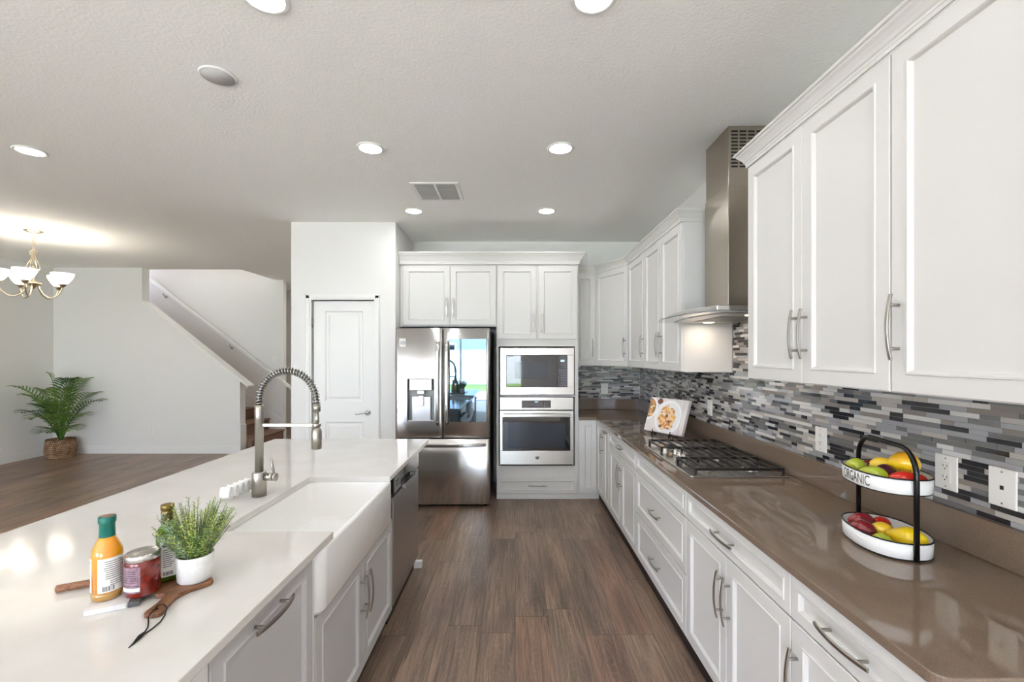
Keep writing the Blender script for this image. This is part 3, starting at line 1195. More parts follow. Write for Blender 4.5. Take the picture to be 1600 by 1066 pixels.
# ------------------------------------------------------------------ range hood
t = thing('range_hood', 'stainless chimney range hood with curved canopy above the gas cooktop', 'range hood', (XR - .007, 2.72, 1.66))
b = MB()
def canopy_pts(x_end, x_mid, y0, y1, n=20):
    pts = [(-.0, y1), (-.0, y0)]
    for k in range(n + 1):
        u = -1 + 2 * k / n
        pts.append((x_end + (x_mid - x_end) * (1 - u * u), y0 + (y1 - y0) * k / n))
    return pts
b.prism(canopy_pts(-.44, -.50, -.495, .25), .012, .038)
b.build('canopy', M['steel'], t, bevel=.004)
b = MB()
pts = canopy_pts(-.49, -.56, -.50, .255, 24)
b.prism(pts, .003, .0115)
b.build('glass_visor', mat('tinted_hood_glass', (150, 152, 148), .08, .6, coat=.5), t, bevel=.002)
MB().prism(canopy_pts(-.40, -.45, -.46, .22), -.0005, .0025).build('underside', M['steel_dark'], t)
MB().box(-.33, -.06, -.30, .06, -.003, -.0008).build('grease_filter', M['recess'], t)
for y in (-.38, .14):
    MB().lathe([(0, -.004), (.03, -.004), (.033, -.001), (0, -.001)], 20, (-.21, y, 0)).build('hood_lamp', M['hoodlens'], t)
for y in (-.38, .14):
    ld = bpy.data.lights.new('hood_light', 'AREA')
    ld.shape = 'DISK'
    ld.size = .06
    ld.energy = HOOD_W
    ld.color = (1, .84, .66)
    lo = bpy.data.objects.new('hood_light', ld)
    C.objects.link(lo)
    lo.parent = t
    lo.location = (-.21, y, -.006)
b = MB()
b.box(-.218, -.002, -.14, .175, .0385, .76)
b.build('lower_chimney', M['steel_hood'], t, bevel=.002)
b = MB()
b.box(-.214, -.002, -.136, .171, .7605, ZH - 1.66 - .001)
up_ = b.build('upper_chimney', M['steel_hood'], t, bevel=.002)
b = MB()
for j in range(4):
    for i in range(11):
        b.box(-.2 + j * .048, -.162 + j * .048, -.1372, -.1362, .86 + i * .02, .870 + i * .02)
b.build('vent_slots', M['black'], up_)

# ------------------------------------------------------------------ cooktop
t = thing('gas_cooktop', 'stainless gas cooktop with black grates set in the brown worktop', 'cooktop', (1.135, 2.71, ZC + .0005))
MB().rbox(-.25, .25, -.417, .417, 0, .009, .012).build('tray', M['steel'], t, bevel=.003)
b = MB()
burn = [(-.115, -.27, .034), (.125, -.27, .04), (-.115, .28, .034), (.125, .28, .04), (.075, 0, .055)]
for x, y, rr in burn:
    o = MB().lathe([(rr + .022, .0092), (rr + .02, .012), (rr + .006, .014), (rr + .004, .022), (rr - .002, .024), (0, .024)], 28, (x, y, 0)).build('burner_base', M['steel'], t)
    MB().lathe([(0, .0241), (rr, .0241), (rr + .003, .027), (rr, .032), (rr * .5, .034), (0, .034)], 28, (x, y, 0)).build('burner_cap', M['iron'], o)
def grate(y0, y1, x0, x1, nb, cut=None):
    mb = MB()
    zt = .046
    w = .010
    # side rails along x at both ends, long bars along y
    mb.box(x0, x1, y0, y0 + w, .03, zt)
    mb.box(x0, x1, y1 - w, y1, .03, zt)
    for k in range(nb):
        x = x0 + (x1 - x0 - w) * k / (nb - 1)
        mb.box(x, x + .007, y0 + w, y1 - w, .032, zt)
    ym = (y0 + y1) / 2
    for x in (x0, x1 - .014):
        for y in (y0, y1 - .014):
            mb.box(x, x + .014, y, y + .014, .0092, .034)
    return mb.build('grate', M['iron'], t, bevel=.002, seg=1)
grate(-.40, -.135, -.225, .235, 9)
grate(-.131, .131, -.105, .235, 7)
grate(.135, .40, -.225, .235, 9)
for x, y in ((-.2, .12), (-.2, -.115), (-.146, .09), (-.146, .03), (-.146, -.045)):
    b = MB().lathe([(.021, .0092), (.021, .014), (.017, .015), (.0165, .036), (.0145, .039), (0, .039)], 20, (x, y, 0))
    b.box(x - .003, x + .003, y - .016, y + .016, .0385, .0435)
    b.build('knob', M['steel'], t)

# ------------------------------------------------------------------ island
IX0, IX1, IY0, IY1 = -1.78, -.638, .34, 3.37
NX, NY0, NY1 = -1.044, 1.597, 2.315
b = MB()
r = .03
pts = [(IX1, IY0), (IX1, NY0)]
pts += [(NX + r, NY0)] + [(NX + r - r * math.sin(R(q)), NY0 + r - r * math.cos(R(q))) for q in (30, 60)] + [(NX, NY0 + r)]
pts += [(NX, NY1 - r)] + [(NX + r - r * math.cos(R(q)), NY1 - r + r * math.sin(R(q))) for q in (30, 60)] + [(NX + r, NY1)]
pts += [(IX1, NY1), (IX1, IY1), (IX0, IY1), (IX0, IY0)]
b.prism(pts, .808, ZC)
o = b.build('island_worktop', M['quartz'], bevel=.0025)
tag(o, 'white quartz worktop of the kitchen island', 'worktop')

def island_cab(name, label, y0, y1, ztop=.806):
    w = y1 - y0
    t = thing(name, label, 'cabinet', (-.68, (y0 + y1) / 2, 0), R(90))
    MB().box(-w / 2 + .0005, w / 2 - .0005, 0, .62, .085, ztop).build('carcass', M['grey'], t)
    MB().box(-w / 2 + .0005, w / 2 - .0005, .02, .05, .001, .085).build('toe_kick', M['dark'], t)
    return t, w
t, w = island_cab('island_cabinet', 'grey island cabinet with one tall front and horizontal handle, before the sink', .93, 1.500)
front('door', t, -w / 2 + .055, w / 2 - .016, .09, .8, M['grey'], .0, .762, False, .045)
b = MB().box(-w / 2 + .0005, -w / 2 + .05, -.018, -.0005, .087, .804)
b.build('filler', M['trim'], t)
MB().box(w / 2 - .013, w / 2 - .001, -.018, -.0005, .087, .804).build('stile', M['trim'], t)
t, w = island_cab('sink_base_cabinet', 'grey two-door island cabinet under the apron sink', 1.501, 2.444, .578)
front('door', t, -w / 2 + .004, -.0015, .09, .58, M['grey'], -.028, .42)
front('door', t, .0015, w / 2 - .004, .09, .58, M['grey'], .028, .42)
b = MB().box(IX0 + .35, -1.301, .93, 3.135, .001, .806)
b.box(-1.3, -.695, 3.1, 3.135, .001, .806)
b.box(-.6945, -.638, 3.10, 3.135, .001, .045, 1)
o = b.build('island_back_panel', [M['grey'], M['trim']])
tag(o, 'grey back and end panel of the kitchen island beside the dishwasher', 'panel')

# apron sink
b = MB()
X0, X1, Y0, Y1, Z0, Z1 = -1.062, -.634, 1.502, 2.352, .605, .8075
xi0, xi1, yi0, yi1 = -1.046, -.660, 1.597, 2.317
rings = []
def ring(x0, x1, y0, y1, z, r, n=5):
    out = []
    for cx, cy, a0 in ((x1 - r, y1 - r, 0), (x0 + r, y1 - r, 90), (x0 + r, y0 + r, 180), (x1 - r, y0 + r, 270)):
        for k in range(n + 1):
            a = R(a0 + 90 * k / n)
            out.append((cx + r * math.cos(a), cy + r * math.sin(a), z))
    return out
seq = [ring(X0 + .02, X1 - .012, Y0 + .01, Y1 - .01, Z0 - .02, .03), ring(X0, X1, Y0, Y1, Z0, .035), ring(X0, X1, Y0, Y1, Z1 - .008, .035),
       ring(X0 + .002, X1 - .002, Y0 + .002, Y1 - .002, Z1 - .002, .035), ring(X0 + .008, X1 - .008, Y0 + .008, Y1 - .008, Z1, .03),
       ring(xi0 - .006, xi1 + .006, yi0 - .006, yi1 + .006, Z1, .03), ring(xi0 - .001, xi1 + .001, yi0 - .001, yi1 + .001, Z1 - .003, .03),
       ring(xi0, xi1, yi0, yi1, Z1 - .01, .03), ring(xi0 + .004, xi1 - .004, yi0 + .004, yi1 - .004, .64, .03),
       ring(xi0 + .01, xi1 - .01, yi0 + .01, yi1 - .01, .622, .035), ring(xi0 + .03, xi1 - .03, yi0 + .03, yi1 - .03, .615, .035)]
n = len(seq[0])
vs_ = [p for q in seq for p in q]
fs_ = [tuple(range(n - 1, -1, -1)), tuple((len(seq) - 1) * n + k for k in range(n))]
for j in range(len(seq) - 1):
    for k in range(n):
        k2 = (k + 1) % n
        fs_.append((j * n + k, j * n + k2, (j + 1) * n + k2, (j + 1) * n + k))
b.add(vs_, fs_, 0, True)
t = thing('apron_sink', 'white farmhouse apron sink set into the island', 'sink', (-.85, 1.9, .585))
for i in range(len(b.v)):
    x, y, z = b.v[i]
    b.v[i] = (x + .85, y - 1.9, z - .585)
b.build('basin', M['fireclay'], t)
MB().lathe([(0, 0), (.045, 0), (.045, .003), (.03, .004), (.025, .001), (0, .001)], 24, (-.03, .05, .0302)).build('drain', M['chrome'], t)

# dishwasher
t = thing('dishwasher', 'stainless dishwasher at the far end of the island', 'dishwasher', (-.66, 2.775, 0), R(90))
MB().box(-.322, .322, .02, .6, .09, .8).build('body', M['fridgeside'], t)
b = MB()
b.box(-.318, .318, -.002, .0195, .095, .685)
dw = b.build('door', M['steel_dark'], t, bevel=.004)
b = MB()
b.box(-.318, .318, -.004, .0195, .7, .795)
cp = b.build('control_panel', M['blackglass'], t, bevel=.003)
b = MB()
b.box(-.30, -.17, -.0055, -.0042, .705, .79)
b.build('vent_plate', M['steel_dark'], cp)
b = MB()
for z in (.735, .755):
    b.box(-.285, -.225, -.0064, -.0056, z, z + .008)
b.build('vent_slots', M['black'], cp)
b = MB()
n = 10
b.ribbon([(-.15 + .3 * k / n, -.02 - .018 * (1 - (2 * k / n - 1) ** 2), .697) for k in range(n + 1)], .028, .012, (0, 0, 1))
b.box(-.15, -.13, -.022, -.003, .688, .706)
b.box(.13, .15, -.022, -.003, .688, .706)
b.build('handle', M['steel_dark'], dw, bevel=.003)
MB().lathe([(0, 0), (.014, 0), (.014, .0015), (0, .0015)], 20, M4=Matrix.Translation((.08, -.0021, .155)) @ Matrix.Rotation(R(90), 4, 'X')).build('emblem', M['chrome'], dw)
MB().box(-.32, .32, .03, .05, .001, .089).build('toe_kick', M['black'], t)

# ------------------------------------------------------------------ faucet
t = thing('kitchen_faucet', 'brushed nickel spring faucet standing behind the apron sink', 'faucet', (-1.125, 2.0, ZC + .0003))
MB().lathe([(0, 0), (.0295, 0), (.0295, .103), (.0275, .106), (0, .106)], 32).build('base', M['nickel'], t)
MB().lathe([(0, .1062), (.0175, .1062), (.0175, .325), (.0185, .327), (.0185, .396), (.015, .40), (0, .40)], 28).build('riser', M['nickel'], t)
# spring arc in the xz plane
cl = [(0, 0, .40), (0, 0, .425)]
rr = .124
cl += [(rr - rr * math.cos(R(a)), 0, .425 + rr * math.sin(R(a))) for a in range(6, 175, 6)]
cl += [(2 * rr + .003, 0, .41), (2 * rr + .004, 0, .395)]
MB().tube(cl, .0105, 12).build('hose', mat('faucet_hose', (92, 92, 92), .35, .8), t)
cv = [Vector(p) for p in cl]
acc = [0]
for i in range(1, len(cv)):
    acc.append(acc[-1] + (cv[i] - cv[i - 1]).length)
Lc = acc[-1]
turns = 34
sp = []
NS = turns * 14
for k in range(NS + 1):
    s_ = Lc * k / NS
    i = 1
    while i < len(acc) - 1 and acc[i] < s_:
        i += 1
    f = (s_ - acc[i - 1]) / max(1e-6, acc[i] - acc[i - 1])
    p = cv[i - 1].lerp(cv[i], f)
    tg = (cv[i] - cv[i - 1]).normalized()
    n1 = Vector((0, 1, 0))
    n2 = tg.cross(n1)
    a = 2 * PI * turns * k / NS
    sp.append(p + (n1 * math.cos(a) + n2 * math.sin(a)) * .0145)
MB().tube(sp, .0026, 6).build('spring', M['nickel'], t)
hx = 2 * rr + .004
MB().lathe([(0, .37), (.0165, .37), (.0165, .398), (.012, .40), (0, .40)], 20, (hx, 0, 0)).build('collar', M['nickel'], t)
MB().tube([(hx, 0, .37), (hx + .002, 0, .34), (hx, 0, .30)], [.0095, .009, .011], 14).build('hose_end', M['nickel'], t)
MB().lathe([(0, .206), (.019, .206), (.0215, .209), (.0215, .283), (.018, .292), (.013, .302), (0, .302)], 28, (hx, 0, 0)).build('spray_head', M['nickel'], t)
b = MB().box(.012, hx - .012, -.005, .005, .304, .318)
b.lathe([(.0125, .304), (.018, .304), (.018, .318), (.0125, .318), (.0125, .304)], 20, (hx, 0, 0), cap=False)
b.build('holder_arm', M['nickel'], t, bevel=.002)
b = MB().tube([(.026, 0, .083), (.062, 0, .083)], .0165, 18)
b.tube([(.0625, 0, .083), (.075, 0, .083)], .0175, 18)
b.tube([(.066, 0, .09), (.058, 0, .13), (.05, 0, .165)], [.006, .006, .005], 10)
b.build('lever', M['nickel'], t)

# ------------------------------------------------------------------ rolled white cloths
CL = mat('white_cloth', (240, 239, 236), .9, spec=.1, bump=(300, .4, .003))
def rolled(th):
    mb = MB()
    # spiral swept along x: outline of a rolled cloth
    prof = []
    N = 64
    for k in range(N + 1):
        a = 2 * PI * 2.6 * k / N
        rr_ = .003 + .0135 * k / N
        prof.append((rr_ * math.cos(a) * .95, rr_ * math.sin(a) * 1.9 + .0345))
    wdt = .021
    vs_, fs_ = [], []
    for k, (y, z) in enumerate(prof):
        a = 2 * PI * 2.6 * k / N
        for xx in (-wdt, wdt):
            vs_.append((xx, y, z))
        q = 1.0 - .0022 / (.003 + .0135 * k / N + .0022)
        for xx in (wdt, -wdt):
            vs_.append((xx, y * q, .0345 + (z - .0345) * q))
    for k in range(N):
        for e in range(4):
            e2 = (e + 1) % 4
            fs_.append((k * 4 + e, k * 4 + e2, k * 4 + 4 + e2, k * 4 + 4 + e))
    fs_ += [(3, 2, 1, 0), tuple(N * 4 + e for e in range(4))]
    mb.add(vs_, fs_, 0, True)
    # core so the roll reads solid
    mb.lathe([(0, -wdt + .003), (.0115, -wdt + .003), (.0115, wdt - .003), (0, wdt - .003)], 24,
             M4=Matrix.Translation((0, 0, .0345)) @ Matrix.Rotation(R(90), 4, 'Y') @ Matrix.Diagonal((1.85, .95, 1, 1)))
    return mb
names = ['nearest of the five white rolled cloths in the row beside the faucet', 'second nearest white rolled cloth in the row beside the faucet',
         'middle white rolled cloth in the row of five beside the faucet', 'fourth white rolled cloth in the row, next to the faucet end',
         'white rolled cloth closest to the faucet, last in its row']
proto = None
for k in range(5):
    loc = (-1.215 + .004 * k, 1.915 + .0345 * k, ZC + .001)
    if proto is None:
        proto = rolled(0).build('rolled_cloth', CL, loc=loc)
        tag(proto, names[0], 'cloth', 'white rolled cloths by the faucet')
    else:
        o = proto.copy()
        C.objects.link(o)
        o.location = loc
        o['label'] = names[k]

# ------------------------------------------------------------------ boards, bottles, jar, herb on the island
ZB = ZC + .0004
WAL = wood('acacia_wood', (92, 58, 38), (142, 96, 62), (14, 60, 60), .4)
MARB = mat('white_marble', (236, 236, 234), .2, noise=(14, (205, 206, 208), .8))
SLATE = mat('dark_slate', (84, 84, 86), .55)
ANG = R(28.5)
t = thing('marble_serving_board', 'white marble and dark slate serving board with a round wooden handle', 'serving board', (-1.018, 1.07, ZB), ANG)
MB().rbox(0, .083, 0, .30, 0, .012, .006).build('marble_slab', MARB, t, bevel=.001)
MB().box(.0833, .106, 0, .30, 0, .012).build('slate_slab', SLATE, t, bevel=.001)
b = MB().tube([(-.001, .178, .0105), (-.03, .178, .0105), (-.075, .178, .0105), (-.078, .178, .0105), (-.081, .178, .0105), (-.098, .178, .0105), (-.1, .178, .0105)],
              [.009, .0095, .0095, .008, .0095, .0095, .006], 16)
b.build('handle', wood('handle_wood', (120, 80, 56), (160, 112, 80), (40, 200, 40)), t)

fd = Vector((.72, .69)).normalized()          # along the front edge
bd = Vector((-fd.y, fd.x))                    # away from the camera
f0 = Vector((-.893, 1.140))
t = thing('paddle_board', 'dark wooden paddle board with handle and leather loop under the herb pot', 'serving board', (f0.x, f0.y, ZB), math.atan2(fd.y, fd.x))
# local x along the front edge, local y backwards; handle towards -y
h0, h1 = Vector((.028, -.004)), Vector((-.022, -.083))
hv = h1 - h0
hp_ = Vector((hv.y, -hv.x)).normalized()      # to the near-right side of the handle
hw = [(0, .019), (.12, .016), (.3, .0145), (.55, .0155), (.8, .0195), (.93, .0195), (1.0, .013)]
side_r = [h0 + hv * q - hp_ * w for q, w in hw]
side_l = [h0 + hv * q + hp_ * w for q, w in hw]
pts = [(.118, .012), (.112, .002), (.102, -.001), (.066, -.003)] + [tuple(p) for p in side_r] + [tuple(p) for p in side_l[::-1]] + \
      [(-.006, .02), (.012, .165), (.02, .172), (.108, .172), (.116, .164)]
b = MB().prism(pts[::-1], 0, .0125)
b.build('board', WAL, t, bevel=.003, seg=3)
b = MB().lathe([(0, .0126), (.0055, .0126), (.0055, .0130), (0, .0130)], 16, (-.013, -.068, 0))
b.build('hang_hole', mat('hole_dark', (35, 22, 16), .8), t)
b = MB()
LO = mat('leather_cord', (30, 26, 24), .7)
lp = lambda q: [(x - .029, y + .017, z) for x, y, z in q]
b.tube(lp([(.016, -.085, .015), (.022, -.078, .0185), (.031, -.083, .0185), (.036, -.1, .016), (.030, -.118, .006), (.02, -.135, .0022), (.004, -.155, .0022),
        (-.010, -.168, .0022), (-.018, -.176, .0025)]), .0016, 8)
b.tube(lp([(.016, -.085, .015), (.008, -.1, .0155), (.0, -.113, .012), (.0, -.120, .003), (-.003, -.142, .002), (-.010, -.160, .0022), (-.018, -.176, .0045)]), .0016, 8)
b.tube(lp([(-.012, -.168, .004), (-.020, -.178, .004), (-.032, -.196, .0025), (-.040, -.206, .002)]), [.0035, .0045, .002, .001], 8)
b.build('leather_loop', LO, t)

def strips(mb, r, z0, z1, a0, a1, n=8, mi=0, th=.0004):
    """small patch wrapped on a cylinder"""
    vs_, fs_ = [], []
    for k in range(n + 1):
        a = R(a0 + (a1 - a0) * k / n)
        for z in (z0, z1):
            vs_.append((r * math.cos(a), r * math.sin(a), z))
    for k in range(n):
        fs_.append((2 * k, 2 * k + 2, 2 * k + 3, 2 * k + 1))
    mb.add(vs_, fs_, mi, True)

ZT = ZB + .0128
# dressing bottle
DRESS = mat('orange_dressing', (232, 150, 20), .06, coat=1, noise=(30, (214, 128, 12), .5), spec=.6)
DREG = mat('settled_dressing', (176, 134, 66), .08, coat=1, spec=.6)
GREENCAP = mat('green_foil', (12, 104, 92), .3)
t = thing('dressing_bottle', 'bottle of orange salad dressing with a green foil top', 'bottle', (-1.022, 1.140, ZT - .0004), R(0))
MB().lathe([(0, .0), (.028, 0), (.0305, .004), (.0315, .012), (.0315, .02)], 40).build('bottle_foot', DREG, t)
MB().lathe([(.0315, .0201), (.0315, .112), (.030, .12), (.0225, .138), (.0165, .150), (.0155, .152)], 40).build('bottle', DRESS, t)
b = MB().lathe([(.0165, .1521), (.0165, .153), (.0155, .185), (.0172, .186), (.0178, .188), (.0178, .2), (.0165, .202), (0, .202)], 32)
cap = b.build('cap', GREENCAP, t)
MB().lathe([(0, .2021), (.014, .2021), (.014, .203), (0, .203)], 24).build('cap_top', mat('copper_top', (150, 120, 100), .4, .6), cap)
b = MB()
strips(b, .0318, .022, .105, -82, 22, 16, 0)
lb = b.build('back_label', M['paper'], t)
b = MB()
random.seed(3)
for i in range(9):
    z = .096 - i * .0052
    strips(b, .03195, z, z + .0016, -60 + random.uniform(0, 8), 12 + random.uniform(-10, 6), 8)
for i in range(3):
    strips(b, .03195, .048 - i * .005, .0495 - i * .005, -38, 10, 6)
for i in range(9):
    a = -64 + i * 5
    strips(b, .03195, .025, .037, a, a + random.choice((1.5, 2.5, 3.2)), 2, 1)
b.build('label_print', [M['print'], M['ink']], lb)
b = MB()
strips(b, .0318, .022, .105, -165, -112, 12, 0)
lb = b.build('front_label', M['paper'], t)
b = MB()
for z in (.094, .06, .046):
    strips(b, .03195, z, z + .003, -150, -125, 5)
b.build('label_print', M['print'], lb)

# jam jar
JAM = mat('red_jam', (98, 22, 20), .08, coat=.6, noise=(70, (158, 44, 24), .6), spec=.5)
t = thing('jam_jar', 'squat glass jar of red preserve with a silver lid', 'jar', (-.951, 1.162, ZT - .0004))
MB().lathe([(0, 0), (.034, 0), (.0375, .004), (.0375, .08), (.0365, .085), (.0355, .088)], 44).build('jar', JAM, t)
o = MB().lathe([(.0365, .0882), (.0372, .089), (.0372, .1), (.0355, .103), (.033, .104), (.031, .1025), (.018, .1025), (.016, .1032), (0, .1032)], 44).build('lid', M['steel'], t)
b = MB()
strips(b, .0379, .014, .078, -150, -58, 18, 0)
lb = b.build('label', mat('mauve_label', (128, 98, 112), .5, noise=(90, (168, 140, 150), .7)), t)
b = MB()
strips(b, .0381, .018, .027, -148, -60, 16, 0)
strips(b, .0381, .031, .0325, -148, -60, 16, 1)
for k in range(6):
    strips(b, .0381, .04 + k * .0055, .0412 + k * .0055, -140 + k * 2, -72, 10, 1)
b.build('label_print', [M['paper'], M['ink']], lb)

# olive oil bottle (square)
OIL = mat('green_oil_glass', (98, 128, 4), .05, coat=.4, noise=(18, (54, 82, 2), .9), spec=.5)
t = thing('olive_oil_bottle', 'square green bottle of olive oil with a gold cap', 'bottle', (-.943, 1.234, ZT - .0004), R(42))
def sqloft(mb, secs, n=5):
    rings_ = [ring(-h, h, -h, h, z, min(r_, h * .99), n) for h, r_, z in secs]
    m_ = len(rings_[0])
    vs_ = [p for q in rings_ for p in q]
    fs_ = [tuple(range(m_ - 1, -1, -1)), tuple((len(rings_) - 1) * m_ + k for k in range(m_))]
    for j in range(len(rings_) - 1):
        for k in range(m_):
            k2 = (k + 1) % m_
            fs_.append((j * m_ + k, j * m_ + k2, (j + 1) * m_ + k2, (j + 1) * m_ + k))
    mb.add(vs_, fs_, 0, True)
    return mb
sqloft(MB(), [(.023, .008, 0), (.0255, .008, .004), (.0255, .008, .118), (.0245, .012, .126), (.020, .018, .138), (.0135, .0134, .147), (.0125, .0124, .152)]).build('bottle', OIL, t)
b = MB().lathe([(.0135, .1521), (.0135, .176), (.0148, .177), (.0148, .181), (.0138, .182), (.0138, .186), (.0156, .187), (.0156, .199), (.0145, .201), (0, .201)], 28)
b.build('cap', mat('gold_cap', (132, 110, 58), .35, .7), t)
b = MB().box(-.0185, .0205, -.0262, -.0257, .014, .108)
lb = b.build('label', M['paper'], t)
b = MB()
vs_ = [(.001 + .015 * math.cos(R(a)), -.0265, .098 + .006 * math.sin(R(a))) for a in range(0, 360, 20)]
b.add(vs_, [tuple(range(len(vs_)))], 1)
for k in range(9):
    b.box(-.012, .012 - (k % 3) * .003, -.02655, -.0263, .084 - k * .0055, .0858 - k * .0055, 0)
for k in range(8):
    b.box(-.011 + k * .0027, -.0095 + k * .0027, -.02655, -.0263, .018, .028, 1)
b.build('label_print', [M['print'], M['ink']], lb)

# rosemary in white pot
t = thing('potted_rosemary', 'rosemary-like green herb in a small white stone pot', 'potted plant', (-.866, 1.232, ZT - .0004))
MB().lathe([(0, 0), (.038, 0), (.041, .004), (.044, .066), (.0435, .0685), (.040, .0685), (.0385, .058), (0, .058)], 40).build('pot', mat('white_stone_pot', (236, 234, 230), .55, noise=(40, (214, 212, 208), .5)), t)
MB().lathe([(0, .0585), (.038, .0585), (.03, .063), (0, .065)], 20).build('soil', mat('potting_soil', (52, 42, 34), .95), t)
random.seed(11)
b = MB()
for k in range(150):
    a = random.uniform(0, 2 * PI)
    sprd = math.sqrt(random.random())
    el_ = R(88 - 40 * sprd ** 1.2)
    dr0 = Vector((math.cos(a) * math.cos(el_), math.sin(a) * math.cos(el_), math.sin(el_)))
    base = Vector((math.cos(a) * sprd * .026, math.sin(a) * sprd * .026, .062))
    L = random.uniform(.5, 1.0) * (.03 + .12 * math.sin(el_) ** 1.5) + .012
    up_b = Vector((0, 0, 1)) * .03 * (1 - math.sin(el_))
    pts = [base + dr0 * L * s_ + up_b * s_ * s_ for s_ in (0, .3, .6, .85, 1)]
    mi = random.choices((0, 1, 2), (.4, .34, .26))[0]
    b.tube(pts, [.0012, .0011, .001, .0009, .0006], 5, 3)
    nn_ = int(L / .0030)
    for q in range(nn_):
        s_ = .05 + .95 * q / nn_
        fpos = base + dr0 * L * s_ + up_b * s_ * s_
        aa = q * 2.4 + random.random()
        rv = Vector((math.cos(aa), math.sin(aa), random.uniform(-.6, .6)))
        side = (rv - dr0 * rv.dot(dr0)).normalized()
        ddr = (side + dr0 * random.uniform(.3, .9)).normalized()
        ln_ = random.uniform(.010, .017) * (1.1 - .35 * s_)
        wv_ = ddr.cross(dr0).normalized() * .0013
        tip = fpos + ddr * ln_
        mid_ = fpos + ddr * ln_ * .5
        up2 = ddr.cross(wv_).normalized() * .0006
        b.add([fpos, mid_ + wv_, tip, mid_ - wv_, mid_ + up2], [(0, 1, 4), (1, 2, 4), (2, 3, 4), (3, 0, 4), (0, 3, 2, 1)],
              mi if random.random() < .85 else random.randint(0, 2))
b.build('foliage', [mat('herb_green', (112, 150, 72), .6), mat('herb_lime', (184, 198, 104), .6), mat('herb_blue', (138, 164, 148), .6), mat('herb_stem', (118, 124, 80), .7)], t)

# ------------------------------------------------------------------ fruit stand
def srnd(v, e):
    return math.copysign(abs(v) ** e, v)
AX = Vector((math.cos(R(80)), math.sin(R(80))))
t = thing('fruit_stand', 'two-tier white enamel fruit stand with black handle on the brown worktop', 'fruit stand', (1.21, 1.49, ZC + .0003), math.atan2(AX.y, AX.x))
ENAM = mat('white_enamel', (236, 236, 234), .25)
def tray(z0, z1, a=.141, bb=.101):
    mb = MB()
    N = 64
    def ringp(sc, z):
        return [(a * sc * srnd(math.cos(2 * PI * k / N), .85), bb * (1 - (1 - sc) * a / bb) * srnd(math.sin(2 * PI * k / N), .85), z) for k in range(N)]
    seq_ = [ringp(.97, z0), ringp(.985, z0 + .002), ringp(1, z1), ringp(.988, z1), ringp(.972, z0 + .004), ringp(.6, z0 + .004)]
    vs2 = [p for q in seq_ for p in q]
    fs2 = [tuple(range(N - 1, -1, -1)), tuple(5 * N + k for k in range(N))]
    for j in range(5):
        for k in range(N):
            k2 = (k + 1) % N
            fs2.append((j * N + k, j * N + k2, (j + 1) * N + k2, (j + 1) * N + k))
    mb.add(vs2, fs2, 0, True)
    o_ = mb.build('tray', ENAM, t)
    rim = MB()
    for q, z in ((.995, z1),):
        rim.tube(ringp(q, z), .0024, 8, closed=True)
    rim.tube(ringp(.975, z0 + .0012), .0022, 8, closed=True)
    rim.build('rim', M['blackmetal'], o_)
    return o_
tray(.004, .054)
up_tray = tray(.197, .245)
b = MB()
px = .1505
path = [(-px, 0, .0075), (-px, 0, .25)]
path += [(-px + .075 - .075 * math.cos(R(a)), 0, .256 + .08 * math.sin(R(a))) for a in range(0, 91, 10)]
path += [(px - .075 + .075 * math.sin(R(a)), 0, .256 + .08 * math.cos(R(a))) for a in range(0, 91, 10)]
path += [(px, 0, .25), (px, 0, .0075)]
b.tube(path, .0075, 12)
b.build('handle_frame', M['blackmetal'], t)
# lettering on the side facing the room (local +y), reading left to right from the far end
vs_, fs_ = text_faces('ORGANIC', .046)
for v in vs_:
    v.x *= .62
wtx = max(v.x for v in vs_)
b = MB()
tv = []
perim = []
N = 400
pp = [(.141 * 1.0 * srnd(math.cos(PI * k / N), .85), .101 * srnd(math.sin(PI * k / N), .85)) for k in range(N + 1)]
acc = [0]
for i in range(1, N + 1):
    acc.append(acc[-1] + math.dist(pp[i], pp[i - 1]))
s0 = acc[int(N * 122 / 180)] - wtx
for v in vs_:
    s_ = s0 + v.x
    i = 1
    while i < N and acc[i] < s_:
        i += 1
    f = (s_ - acc[i - 1]) / (acc[i] - acc[i - 1])
    x = pp[i - 1][0] + (pp[i][0] - pp[i - 1][0]) * f
    y = pp[i - 1][1] + (pp[i][1] - pp[i - 1][1]) * f
    h_ = (v.y + .007) / .046
    sc = (.985 + .015 * h_) * 1.006
    tv.append((x * sc, y * sc, .200 + (v.y + .007) * 1.0))
b.add(tv, fs_)
b.build('lettering', M['slot'], up_tray)

# fruit
def fruit_mesh(kind, L, Wd):
    """axis along local x, length L, width Wd, resting at z=0"""
    n, m_ = 24, 16
    vs2, fs2 = [], []
    for j in range(m_ + 1):
        u = -1 + 2 * j / m_
        uu = math.sin(u * PI / 2)
        rr_ = math.sqrt(max(0, 1 - uu * uu))
        x = uu * L / 2
        dz = 0
        if kind == 'lemon':
            rr_ = rr_ ** .95
            x = uu * L / 2 * (1 + .12 * abs(uu) ** 6)
        elif kind == 'mango':
            rr_ *= 1 - .18 * uu
            dz = -.08 * Wd * uu * uu
        elif kind == 'pear':
            rr_ *= (1 - .42 * max(0, uu) ** .8) if uu > 0 else 1.0
        elif kind == 'apple':
            rr_ = rr_ ** .85
            x = uu * L / 2 * (1 - .14 * max(0, 1 - rr_ * 2.2))
        for k in range(n):
            a = 2 * PI * k / n
            vs2.append((x, rr_ * Wd / 2 * math.cos(a), Wd / 2 + dz + rr_ * Wd / 2 * math.sin(a) * (.95 if kind == 'mango' else 1)))
    for j in range(m_):
        for k in range(n):
            k2 = (k + 1) % n
            fs2.append((j * n + k, j * n + k2, (j + 1) * n + k2, (j + 1) * n + k))
    mb = MB()
    mb.add(vs2, fs2, 0, True)
    return mb
FS = thing  # readability
